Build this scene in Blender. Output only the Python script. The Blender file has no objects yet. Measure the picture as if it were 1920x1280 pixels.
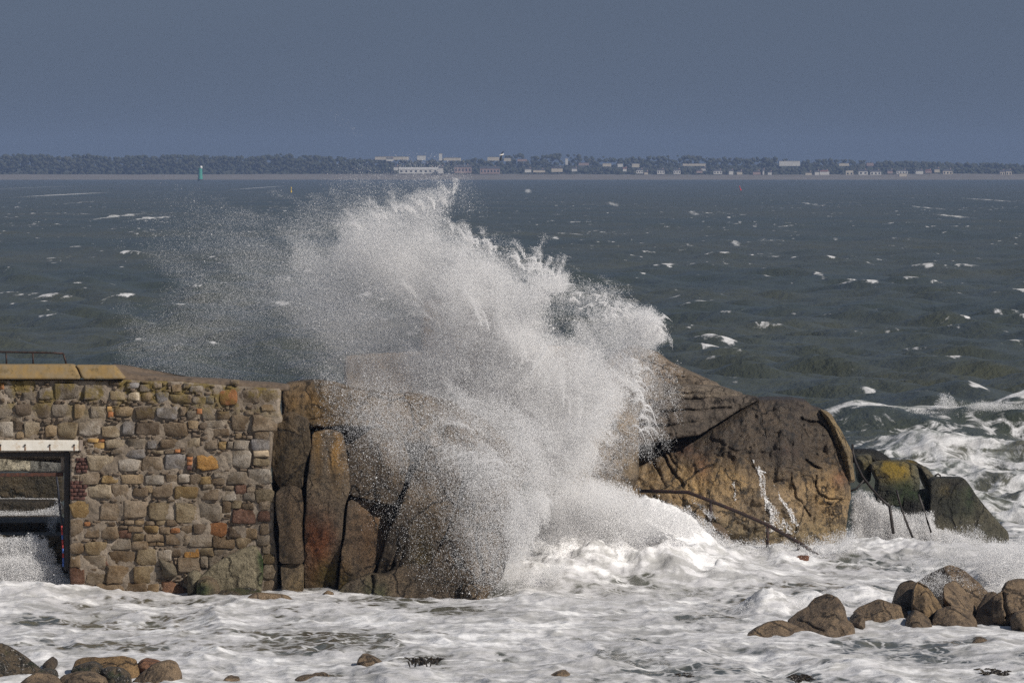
import bpy, bmesh, math, random
import numpy as np
from mathutils import Vector

# ------------------------------------------------------------------ camera, sky, sun, exposure
SC = bpy.context.scene
COL = SC.collection
FPX, CX, CY, CAMZ = 10666.667, 960.0, 640.0, 8.8
PITCH = math.atan(322.0 / FPX)
cam_d = bpy.data.cameras.new('camera')
cam_d.lens, cam_d.sensor_width, cam_d.sensor_fit = 200.0, 36.0, 'HORIZONTAL'
cam_d.clip_start, cam_d.clip_end = 1.0, 40000.0
cam = bpy.data.objects.new('camera', cam_d)
cam.location = (0, 0, CAMZ)
cam.rotation_euler = (math.pi / 2 - PITCH, 0, 0)
COL.objects.link(cam)
SC.camera = cam

SUN_EL, SUN_AZ = math.radians(37), math.radians(52)      # azimuth: to the right of straight behind the camera
TO_SUN = Vector((math.cos(SUN_EL) * math.sin(SUN_AZ), -math.cos(SUN_EL) * math.cos(SUN_AZ), math.sin(SUN_EL)))
world = bpy.data.worlds.new('World')
SC.world = world
world.use_nodes = True
wt = world.node_tree
wt.nodes.clear()
w_out = wt.nodes.new('ShaderNodeOutputWorld')
w_bg = wt.nodes.new('ShaderNodeBackground')
w_sky = wt.nodes.new('ShaderNodeTexSky')
w_sky.sky_type = 'NISHITA'
w_sky.sun_disc = False
w_sky.sun_elevation = SUN_EL
w_sky.sun_rotation = math.radians(180) - SUN_AZ
w_mix = wt.nodes.new('ShaderNodeMix')
w_mix.data_type = 'RGBA'
w_mix.inputs[0].default_value = 0.965                     # a closed deck of slate-blue shower cloud
w_tc = wt.nodes.new('ShaderNodeTexCoord')
w_map = wt.nodes.new('ShaderNodeMapping')
w_map.inputs['Scale'].default_value = (5.0, 5.0, 26.0)
w_n = wt.nodes.new('ShaderNodeTexNoise')
w_n.inputs['Scale'].default_value = 2.2
w_n.inputs['Detail'].default_value = 3
w_cr = wt.nodes.new('ShaderNodeMix')
w_cr.data_type = 'RGBA'
w_cr.inputs[6].default_value = (0.93, 1.26, 1.92, 1)
w_cr.inputs[7].default_value = (1.10, 1.47, 2.16, 1)
wt.links.new(w_tc.outputs['Generated'], w_map.inputs[0])
wt.links.new(w_map.outputs[0], w_n.inputs['Vector'])
wt.links.new(w_n.outputs['Fac'], w_cr.inputs[0])
wt.links.new(w_sky.outputs[0], w_mix.inputs[6])
wt.links.new(w_cr.outputs[2], w_mix.inputs[7])
wt.links.new(w_mix.outputs[2], w_bg.inputs['Color'])
w_bg.inputs['Strength'].default_value = 0.09
wt.links.new(w_bg.outputs[0], w_out.inputs['Surface'])

sun_d = bpy.data.lights.new('sun', 'SUN')
sun_d.energy, sun_d.angle, sun_d.color = 4.3, math.radians(0.5), (1.0, 0.94, 0.86)
sun = bpy.data.objects.new('sun', sun_d)
sun.rotation_euler = TO_SUN.to_track_quat('Z', 'Y').to_euler()
sun.location = (60, -40, 90)
COL.objects.link(sun)

SC.view_settings.view_transform = 'Standard'
SC.view_settings.look = 'None'
SC.view_settings.exposure = 0.0
SC.view_settings.gamma = 1.0
SC.view_settings.use_curve_mapping = False
SC.cycles.max_bounces = 6
SC.cycles.diffuse_bounces = 5
SC.cycles.volume_bounces = 0
SC.cycles.use_denoising = False
SC.cycles.caustics_reflective = False
SC.cycles.caustics_refractive = False

# ------------------------------------------------------------------ helpers
RNG = np.random.default_rng(7)
_T = np.random.default_rng(3).random(65536)


def _h(ix, iy, iz):
    return _T[((ix * 73856093) ^ (iy * 19349663) ^ (iz * 83492791)) & 65535]


def vn(x, y, z=0.0):
    x, y, z = np.broadcast_arrays(np.asarray(x, float), np.asarray(y, float), np.asarray(z, float))
    ix, iy, iz = np.floor(x).astype(np.int64), np.floor(y).astype(np.int64), np.floor(z).astype(np.int64)
    fx, fy, fz = x - ix, y - iy, z - iz
    fx, fy, fz = fx * fx * (3 - 2 * fx), fy * fy * (3 - 2 * fy), fz * fz * (3 - 2 * fz)
    def L(dz):
        a = _h(ix, iy, iz + dz) * (1 - fx) + _h(ix + 1, iy, iz + dz) * fx
        b = _h(ix, iy + 1, iz + dz) * (1 - fx) + _h(ix + 1, iy + 1, iz + dz) * fx
        return a * (1 - fy) + b * fy
    return L(0) * (1 - fz) + L(1) * fz


def fbm(x, y, z=0.0, o=4, gain=0.5):
    s, a, t = 0.0, 1.0, 0.0
    x, y, z = np.asarray(x, float), np.asarray(y, float), np.asarray(z, float)
    for k in range(o):
        s = s + a * vn(x, y, z)
        t += a
        a *= gain
        x, y, z = x * 2.03 + 17.1, y * 2.03 + 5.7, z * 2.03 + 9.3
    return s / t


def ridged(x, y, z=0.0, o=4, gain=0.55):
    s, a, t = 0.0, 1.0, 0.0
    x, y, z = np.asarray(x, float), np.asarray(y, float), np.asarray(z, float)
    for k in range(o):
        s = s + a * (1 - np.abs(2 * vn(x, y, z) - 1)) ** 2
        t += a
        a *= gain
        x, y, z = x * 2.03 + 3.1, y * 2.03 + 8.7, z * 2.03 + 1.3
    return s / t


def sstep(a, b, x):
    t = np.clip((x - a) / (b - a), 0, 1)
    return t * t * (3 - 2 * t)


def pix(px, py, Y):
    """the point of the plane y = Y that stands at a pixel of the photograph"""
    px, py, Y = np.asarray(px, float), np.asarray(py, float), np.asarray(Y, float)
    sp, cp = math.sin(PITCH), math.cos(PITCH)
    u = (CY - py) / FPX
    dy, dz, dx = cp + u * sp, -sp + u * cp, (px - CX) / FPX
    t = Y / dy
    return np.stack([t * dx, Y + 0 * t, CAMZ + t * dz], -1)


def at(px, py, Y):
    return Vector(pix(px, py, Y).tolist())


def seaY(py, z=0.0):
    """how far out the water lies at a row of the photograph"""
    return (CAMZ - z) / math.tan(math.atan((py - CY) / FPX) + PITCH)


def mesh_np(name, v, faces):
    """a mesh from numpy arrays; faces is a list of (n, k) index arrays"""
    me = bpy.data.meshes.new(name)
    v = np.ascontiguousarray(v, np.float32)
    me.vertices.add(len(v))
    me.vertices.foreach_set('co', v.ravel())
    faces = [np.asarray(f, np.int32) for f in faces if len(f)]
    if faces:
        loops = np.concatenate([f.ravel() for f in faces])
        sizes = np.concatenate([np.full(len(f), f.shape[1], np.int32) for f in faces])
        starts = np.concatenate([[0], np.cumsum(sizes)[:-1]]).astype(np.int32)
        me.loops.add(len(loops))
        me.loops.foreach_set('vertex_index', loops)
        me.polygons.add(len(sizes))
        me.polygons.foreach_set('loop_start', starts)
        me.polygons.foreach_set('use_smooth', np.ones(len(sizes), bool))
        me.update(calc_edges=True)
        me.validate()
    return me


def fattr(me, name, val):
    a = me.attributes.new(name, 'FLOAT', 'POINT')
    a.data.foreach_set('value', np.ascontiguousarray(np.broadcast_to(val, len(me.vertices)), np.float32))


def cattr(me, name, rgb):
    a = me.attributes.new(name, 'FLOAT_COLOR', 'POINT')
    c = np.ones((len(me.vertices), 4), np.float32)
    c[:, :3] = rgb
    a.data.foreach_set('color', c.ravel())


def link(name, me, mat=None, parent=None):
    o = bpy.data.objects.new(name, me)
    COL.objects.link(o)
    if mat is not None and me is not None and not len(me.materials):
        me.materials.append(mat)
    if parent is not None:
        o.parent = parent
    return o


def tag(o, label=None, cat=None, group=None, kind=None):
    for k, val in (('label', label), ('category', cat), ('group', group), ('kind', kind)):
        if val:
            o[k] = val
    return o


def thing(name, loc, label, cat, group=None):
    o = bpy.data.objects.new(name, None)
    COL.objects.link(o)
    o.location = loc
    o.empty_display_size = 0.2
    return tag(o, label, cat, group)


def bm_obj(name, bm, mat, parent=None, smooth=False):
    bmesh.ops.recalc_face_normals(bm, faces=bm.faces)
    me = bpy.data.meshes.new(name)
    bm.to_mesh(me)
    bm.free()
    if smooth:
        me.polygons.foreach_set('use_smooth', np.ones(len(me.polygons), bool))
    return link(name, me, mat, parent)


def add_box(bm, p0, p1, bev=0.0):
    p0, p1 = Vector(p0), Vector(p1)
    r = bmesh.ops.create_cube(bm, size=1.0)
    for v in r['verts']:
        v.co = Vector(((p0[i] + p1[i]) / 2 + v.co[i] * (p1[i] - p0[i]) for i in range(3)))
    if bev:
        es = list({e for v in r['verts'] for e in v.link_edges})
        bmesh.ops.bevel(bm, geom=es, offset=bev, segments=1, affect='EDGES')


def add_tube(bm, pts, r, n=8, cap=True):
    """a tube through points; r is one radius or one per point"""
    pts = [Vector(p) for p in pts]
    rs = r if isinstance(r, (list, tuple)) else [r] * len(pts)
    rings = []
    for i, p in enumerate(pts):
        d = (pts[min(i + 1, len(pts) - 1)] - pts[max(i - 1, 0)]).normalized()
        a = d.orthogonal() if abs(d.z) > 0.95 else Vector((0, 0, 1)).cross(d)
        a.normalize()
        b = d.cross(a)
        rings.append([bm.verts.new(p + (a * math.cos(k * 2 * math.pi / n) + b * math.sin(k * 2 * math.pi / n)) * rs[i]) for k in range(n)])
    for A, B in zip(rings, rings[1:]):
        for k in range(n):
            bm.faces.new((A[k], A[(k + 1) % n], B[(k + 1) % n], B[k]))
    if cap:
        bm.faces.new(rings[0][::-1])
        bm.faces.new(rings[-1])


# ------------------------------------------------------------------ materials
class NT:
    def __init__(s, name):
        s.m = bpy.data.materials.new(name)
        s.m.use_nodes = True
        s.t = s.m.node_tree
        s.t.nodes.clear()
        s.out = s.t.nodes.new('ShaderNodeOutputMaterial')

    def n(s, kind, ins=None, **props):
        nd = s.t.nodes.new('ShaderNode' + kind)
        for k, v in props.items():
            setattr(nd, k, v)
        for k, v in (ins or {}).items():
            s.put(nd.inputs[k], v)
        return nd

    def put(s, sock, v):
        if isinstance(v, bpy.types.NodeSocket):
            s.t.links.new(v, sock)
        elif isinstance(v, (tuple, list)) and len(v) == 3 and sock.type == 'RGBA':
            sock.default_value = (*v, 1)
        else:
            sock.default_value = v

    def coord(s, scale=(1, 1, 1), rand=True, which='Object'):
        c = s.n('TexCoord').outputs[which]
        if rand:
            r = s.n('ObjectInfo').outputs['Random']
            c = s.n('VectorMath', {0: c, 1: s.n('CombineXYZ', {0: s.math('MULTIPLY', r, 57.0), 1: s.math('MULTIPLY', r, 31.0)}).outputs[0]}, operation='ADD').outputs[0]
        if scale != (1, 1, 1):
            c = s.n('VectorMath', {0: c, 1: scale}, operation='MULTIPLY').outputs[0]
        return c

    def noise(s, vec, scale, detail=4, rough=0.55, dist=0.0):
        return s.n('TexNoise', {'Vector': vec, 'Scale': scale, 'Detail': detail, 'Roughness': rough, 'Distortion': dist}).outputs['Fac']

    def voro(s, vec, scale, feature='F1'):
        return s.n('TexVoronoi', {'Vector': vec, 'Scale': scale}, feature=feature).outputs['Distance']

    def math(s, op, a, b=0.0, c=0.0, clamp=False):
        return s.n('Math', {0: a, 1: b, 2: c}, operation=op, use_clamp=clamp).outputs[0]

    def rng(s, v, a, b, c=0.0, d=1.0):
        return s.n('MapRange', {0: v, 1: a, 2: b, 3: c, 4: d}, interpolation_type='SMOOTHSTEP').outputs[0]

    def mix(s, f, a, b, blend='MIX'):
        return s.n('Mix', {0: f, 6: a, 7: b}, data_type='RGBA', blend_type=blend).outputs[2]

    def bump(s, h, strength, dist, normal=None):
        ins = {'Height': h, 'Strength': strength, 'Distance': dist}
        if normal is not None:
            ins['Normal'] = normal
        return s.n('Bump', ins).outputs[0]

    def attr(s, name, out='Fac', typ='GEOMETRY'):
        return s.n('Attribute', attribute_name=name, attribute_type=typ).outputs[out]

    def pbr(s, color, rough=0.7, normal=None, **ins):
        d = {'Base Color': color, 'Roughness': rough}
        if normal is not None:
            d['Normal'] = normal
        d.update({k.replace('_', ' '): v for k, v in ins.items()})
        p = s.n('BsdfPrincipled', d)
        s.t.links.new(p.outputs[0], s.out.inputs['Surface'])
        return p


def rock_mat(name, a, b, dark, speck=0.5, wet=0.0, grain=1.0, gain=0.82):
    """weathered granite: two tones, dark growth, crystals, a fine rough relief; 'tint' carries lichen and weed colours"""
    a, b, dark = [tuple(v * gain for v in q) for q in (a, b, dark)]
    t = NT(name)
    c = t.coord()
    big = t.noise(c, 1.3, 8, 0.62)
    med = t.noise(c, 6.0, 6, 0.65)
    col = t.mix(t.rng(big, 0.36, 0.64), a, b)
    col = t.mix(t.math('MULTIPLY', t.rng(med, 0.49, 0.66), 0.85), col, dark)
    st = t.noise(t.coord((5.0, 5.0, 0.55)), 1.6, 5, 0.6)
    col = t.mix(t.math('MULTIPLY', t.rng(st, 0.55, 0.70), 0.35), col, dark)
    fine = t.noise(c, 42.0 * grain, 3, 0.7)
    k = t.math('MULTIPLY_ADD', t.rng(fine, 0.28, 0.72), 0.85 * speck, 1.0 - 0.42 * speck)
    col = t.mix(1.0, col, t.n('CombineColor', {0: k, 1: k, 2: k}).outputs[0], 'MULTIPLY')
    pale = t.rng(t.noise(c, 75.0 * grain, 2, 0.5), 0.66, 0.74)
    col = t.mix(t.math('MULTIPLY', pale, 0.35 * speck), col, (0.42, 0.37, 0.30))
    col = t.mix(1.0, col, t.attr('tint', 'Color'), 'MULTIPLY')
    wv = t.n('VectorMath', {0: c, 1: t.n('VectorMath', {0: t.n('TexNoise', {'Vector': c, 'Scale': 2.2, 'Detail': 4.0}).outputs['Color'], 1: (.55, .55, .55)}, operation='MULTIPLY').outputs[0]}, operation='ADD').outputs[0]
    crk = t.math('MULTIPLY', t.rng(t.voro(t.n('VectorMath', {0: wv, 1: (1.0, 1.0, 0.6)}, operation='MULTIPLY').outputs[0], 1.15, 'DISTANCE_TO_EDGE'), 0.035, 0.0), t.rng(big, 0.42, 0.56))
    col = t.mix(t.math('MULTIPLY', crk, 0.8), col, tuple(v * .4 for v in dark))
    nb = t.bump(crk, 1.0, -0.12)
    nb = t.bump(med, 0.75, 0.16, nb)
    nb = t.bump(t.noise(c, 17.0, 6, 0.7), 0.75, 0.07, nb)
    nb = t.bump(fine, 0.6, 0.03, nb)
    nb = t.bump(t.voro(c, 14.0 * grain), 0.28, 0.03, nb)
    t.pbr(col, t.rng(med, 0.3, 0.7, 0.78 - 0.42 * wet, 0.92 - 0.3 * wet), nb, Specular_IOR_Level=0.30 + 0.3 * wet)
    return t.m


M = {}
M['cliff'] = rock_mat('cliff granite', (0.135, 0.100, 0.066), (0.225, 0.160, 0.098), (0.042, 0.032, 0.022), 0.8, 0.5, gain=.72)
M['bigrock'] = rock_mat('headland granite', (0.150, 0.112, 0.074), (0.280, 0.205, 0.125), (0.042, 0.034, 0.027), 1.0, 1.0, gain=1.02)
M['ledge'] = rock_mat('ledge granite', (0.170, 0.140, 0.108), (0.270, 0.220, 0.170), (0.062, 0.052, 0.044), 0.8, 0.3)
M['boulder'] = rock_mat('boulder granite', (0.140, 0.098, 0.062), (0.245, 0.170, 0.100), (0.052, 0.038, 0.026), 0.85, 0.6, gain=1.0)
M['weedrock'] = rock_mat('weedy boulder', (0.150, 0.112, 0.066), (0.060, 0.048, 0.030), (0.020, 0.020, 0.014), 1.0, 0.6, 1.2)
M['pale'] = rock_mat('pale granite', (0.245, 0.205, 0.130), (0.330, 0.280, 0.185), (0.110, 0.090, 0.055), 0.7, 0.2)
M['block'] = rock_mat('old concrete', (0.115, 0.105, 0.066), (0.205, 0.175, 0.108), (0.026, 0.028, 0.018), 1.0, 0.8, gain=.6)


def weed_rock_mat():
    """boulder under bladder weed and mussels: brown stone, black fronds, pale shell crust"""
    t = NT('weed and mussel crust')
    c = t.coord()
    n = t.noise(c, 5.0, 7, 0.7, 0.6)
    f = t.noise(c, 19.0, 4, 0.65, 1.2)
    col = t.mix(t.rng(n, 0.42, 0.58), (0.125, 0.092, 0.056), (0.020, 0.017, 0.010))
    col = t.mix(t.math('MULTIPLY', t.rng(f, 0.57, 0.64), t.rng(n, 0.44, 0.56)), col, (0.46, 0.43, 0.40))
    col = t.mix(t.math('MULTIPLY', t.rng(t.noise(c, 2.2, 4), 0.55, 0.66), 0.7), col, (0.040, 0.050, 0.014))
    col = t.mix(1.0, col, t.attr('tint', 'Color'), 'MULTIPLY')
    nb = t.bump(n, 0.9, 0.12)
    nb = t.bump(f, 1.0, 0.06, nb)
    t.pbr(col, 0.45, nb)
    return t.m


M['weedrock'] = weed_rock_mat()


def stone_mat():
    t = NT('wall stone')
    c = t.coord()
    base = t.n('ObjectInfo').outputs['Color']
    big = t.noise(c, 4.0, 5, 0.6)
    fine = t.noise(c, 34.0, 4, 0.7)
    col = t.mix(t.rng(big, 0.35, 0.66), base, t.mix(1.0, base, (0.52, 0.47, 0.40), 'MULTIPLY'))
    k = t.math('MULTIPLY_ADD', fine, 1.5, 0.32)
    col = t.mix(1.0, col, t.n('CombineColor', {0: k, 1: k, 2: k}).outputs[0], 'MULTIPLY')
    col = t.mix(t.math('MULTIPLY', t.rng(t.noise(c, 70.0, 2), 0.60, 0.70), 0.35), col, (0.40, 0.36, 0.30))
    # yellow lichen and moss on the upper courses, brown weed stain on the lower ones
    z = t.n('SeparateXYZ', {0: t.n('NewGeometry').outputs['Position']}).outputs[2]
    wp = t.n('NewGeometry').outputs['Position']
    lich = t.math('MULTIPLY', t.rng(z, 3.5, 4.3), t.rng(t.noise(wp, 2.6, 6, 0.65), 0.47, 0.58))
    col = t.mix(t.math('MULTIPLY', lich, 0.75), col, (0.185, 0.135, 0.036))
    low = t.math('MULTIPLY', t.rng(z, 2.2, 0.6), t.rng(t.noise(wp, 1.6, 5), 0.30, 0.62))
    col = t.mix(t.math('MULTIPLY', low, 0.55), col, t.mix(1.0, col, (0.80, 0.66, 0.44), 'MULTIPLY'))
    nb = t.bump(t.noise(c, 9.0, 7, 0.7), 0.9, 0.06)
    nb = t.bump(fine, 0.8, 0.025, nb)
    t.pbr(col, 0.88, nb, Specular_IOR_Level=0.25)
    return t.m


def mortar_mat():
    t = NT('lime mortar')
    c = t.coord(rand=False)
    wp = t.n('NewGeometry').outputs['Position']
    z = t.n('SeparateXYZ', {0: wp}).outputs[2]
    col = t.mix(t.rng(t.noise(c, 1.4, 6), 0.35, 0.65), (0.185, 0.148, 0.112), (0.310, 0.256, 0.200))
    col = t.mix(t.math('MULTIPLY', t.rng(t.noise(c, 9.0, 6, 0.7), 0.58, 0.74), 0.6), col, (0.060, 0.046, 0.034))
    col = t.mix(t.rng(t.noise(c, 3.3, 7, .65), 0.60, 0.72), col, (0.36, 0.30, 0.25))
    lich = t.math('MULTIPLY', t.rng(z, 3.4, 4.2), t.rng(t.noise(wp, 2.6, 6, 0.65), 0.45, 0.56))
    col = t.mix(t.math('MULTIPLY', lich, 0.85), col, (0.165, 0.120, 0.030))
    nb = t.bump(t.noise(c, 9.0, 8, 0.7), 0.9, 0.06)
    nb = t.bump(t.noise(c, 50.0, 3), 0.5, 0.015, nb)
    t.pbr(col, 0.92, nb, Specular_IOR_Level=0.2)
    return t.m


M['stone'] = stone_mat()
M['mortar'] = mortar_mat()


def flat_mat(name, a, b, rough=0.6, scale=6.0, bump=0.3, metal=0.0, dirt=None, dscale=3.0):
    t = NT(name)
    c = t.coord()
    n = t.noise(c, scale, 6, 0.65)
    col = t.mix(t.rng(n, 0.35, 0.66), a, b)
    if dirt:
        col = t.mix(t.rng(t.noise(c, dscale, 7, 0.7), 0.52, 0.68), col, dirt)
    t.pbr(col, rough, t.bump(n, bump, 0.02), Metallic=metal)
    return t.m


M['coping'] = flat_mat('lichened coping', (0.250, 0.162, 0.060), (0.215, 0.160, 0.092), 0.9, 5.0, 0.7, dirt=(0.135, 0.095, 0.040), dscale=6.0)
M['topping'] = flat_mat('sloped mortar top', (0.100, 0.072, 0.050), (0.150, 0.108, 0.074), 0.9, 7.0, 0.9, dirt=(0.055, 0.042, 0.032), dscale=5.0)
M['white'] = flat_mat('weathered white paint', (0.80, 0.76, 0.69), (0.70, 0.66, 0.58), 0.6, 3.0, 0.2, dirt=(0.56, 0.46, 0.34), dscale=5.0)
M['cement'] = flat_mat('pale cement', (0.36, 0.30, 0.25), (0.25, 0.20, 0.165), 0.9, 9.0, 0.6)
M['blackmetal'] = flat_mat('black painted metal', (0.012, 0.011, 0.011), (0.035, 0.026, 0.022), 0.55, 14.0, 0.4)
M['rust'] = flat_mat('rusted metal', (0.105, 0.036, 0.018), (0.045, 0.022, 0.016), 0.8, 16.0, 0.7, dirt=(0.020, 0.016, 0.015), dscale=12.0)
M['rail'] = flat_mat('rusting rail', (0.034, 0.014, 0.010), (0.012, 0.009, 0.008), 0.65, 16.0, 0.5, dirt=(0.062, 0.022, 0.013), dscale=10.0)
M['rustdark'] = flat_mat('rust stain', (0.20, 0.085, 0.024), (0.13, 0.05, 0.018), 0.8, 20.0, 0.2)
M['step'] = flat_mat('wet weeded step', (0.030, 0.024, 0.018), (0.060, 0.042, 0.026), 0.35, 8.0, 0.7, dirt=(0.135, 0.070, 0.016), dscale=7.0)
M['rope_red'] = flat_mat('red rope', (0.42, 0.050, 0.045), (0.30, 0.035, 0.035), 0.8, 30.0, 0.3)
M['rope_blue'] = flat_mat('blue rope', (0.050, 0.110, 0.36), (0.07, 0.14, 0.40), 0.8, 30.0, 0.3)
M['cable'] = flat_mat('dark cable', (0.012, 0.014, 0.022), (0.020, 0.022, 0.035), 0.6, 20.0, 0.2)
M['sand'] = flat_mat('pale beach sand', (0.20, 0.175, 0.145), (0.165, 0.145, 0.12), 0.95, 0.02, 0.0)
M['land'] = flat_mat('coastal scrub', (0.045, 0.052, 0.028), (0.065, 0.066, 0.038), 0.95, 0.03, 0.0)
M['trees'] = flat_mat('far foliage', (0.030, 0.038, 0.020), (0.050, 0.050, 0.030), 0.95, 0.12, 0.0)
M['render_white'] = flat_mat('white house render', (0.62, 0.60, 0.56), (0.52, 0.50, 0.47), 0.8, 0.4, 0.0)
M['render_cream'] = flat_mat('cream house render', (0.55, 0.48, 0.38), (0.46, 0.41, 0.33), 0.8, 0.4, 0.0)
M['render_pink'] = flat_mat('brick house front', (0.34, 0.24, 0.21), (0.28, 0.20, 0.18), 0.8, 0.4, 0.0)
M['slate'] = flat_mat('slate roof', (0.060, 0.060, 0.068), (0.085, 0.080, 0.085), 0.7, 0.5, 0.0)
M['tile'] = flat_mat('red tile roof', (0.24, 0.095, 0.070), (0.18, 0.080, 0.062), 0.8, 0.5, 0.0)
M['glass'] = flat_mat('dark panes', (0.030, 0.035, 0.045), (0.040, 0.045, 0.055), 0.2, 0.5, 0.0)
M['green'] = flat_mat('green tower paint', (0.035, 0.290, 0.215), (0.050, 0.330, 0.250), 0.55, 0.6, 0.0)
M['plinth'] = flat_mat('dark weedy plinth', (0.025, 0.032, 0.034), (0.045, 0.050, 0.046), 0.8, 0.6, 0.0)
M['lantern'] = flat_mat('white lantern house', (0.88, 0.87, 0.84), (0.84, 0.83, 0.80), 0.3, 0.6, 0.0)
M['yellow'] = flat_mat('yellow buoy paint', (0.72, 0.50, 0.045), (0.66, 0.46, 0.05), 0.5, 0.8, 0.0)
M['red'] = flat_mat('red buoy paint', (0.62, 0.040, 0.045), (0.52, 0.035, 0.04), 0.5, 0.8, 0.0)
M['bird_white'] = flat_mat('white plumage', (0.82, 0.78, 0.75), (0.76, 0.73, 0.70), 0.9, 8.0, 0.0)
M['bird_black'] = flat_mat('black plumage', (0.014, 0.015, 0.017), (0.024, 0.025, 0.028), 0.9, 8.0, 0.0)
M['weed'] = flat_mat('brown seaweed', (0.018, 0.014, 0.010), (0.040, 0.028, 0.014), 0.3, 8.0, 0.4)
M['moss'] = flat_mat('green weed', (0.022, 0.048, 0.010), (0.045, 0.075, 0.014), 0.7, 14.0, 0.8)
M['shelter'] = flat_mat('tan masonry', (0.24, 0.185, 0.130), (0.19, 0.145, 0.105), 0.9, 2.0, 0.6)
M['brick_y'] = flat_mat('yellow brick', (0.44, 0.27, 0.090), (0.38, 0.24, 0.10), 0.85, 18.0, 0.6)
M['brick_o'] = flat_mat('orange brick', (0.36, 0.15, 0.055), (0.30, 0.125, 0.05), 0.85, 18.0, 0.6)
M['brick_r'] = flat_mat('dark red brick', (0.105, 0.042, 0.030), (0.070, 0.034, 0.028), 0.88, 18.0, 0.7, dirt=(0.035, 0.025, 0.022), dscale=14.0)
M['brick_c'] = flat_mat('cream brick', (0.46, 0.36, 0.24), (0.40, 0.31, 0.21), 0.85, 18.0, 0.6)


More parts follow.
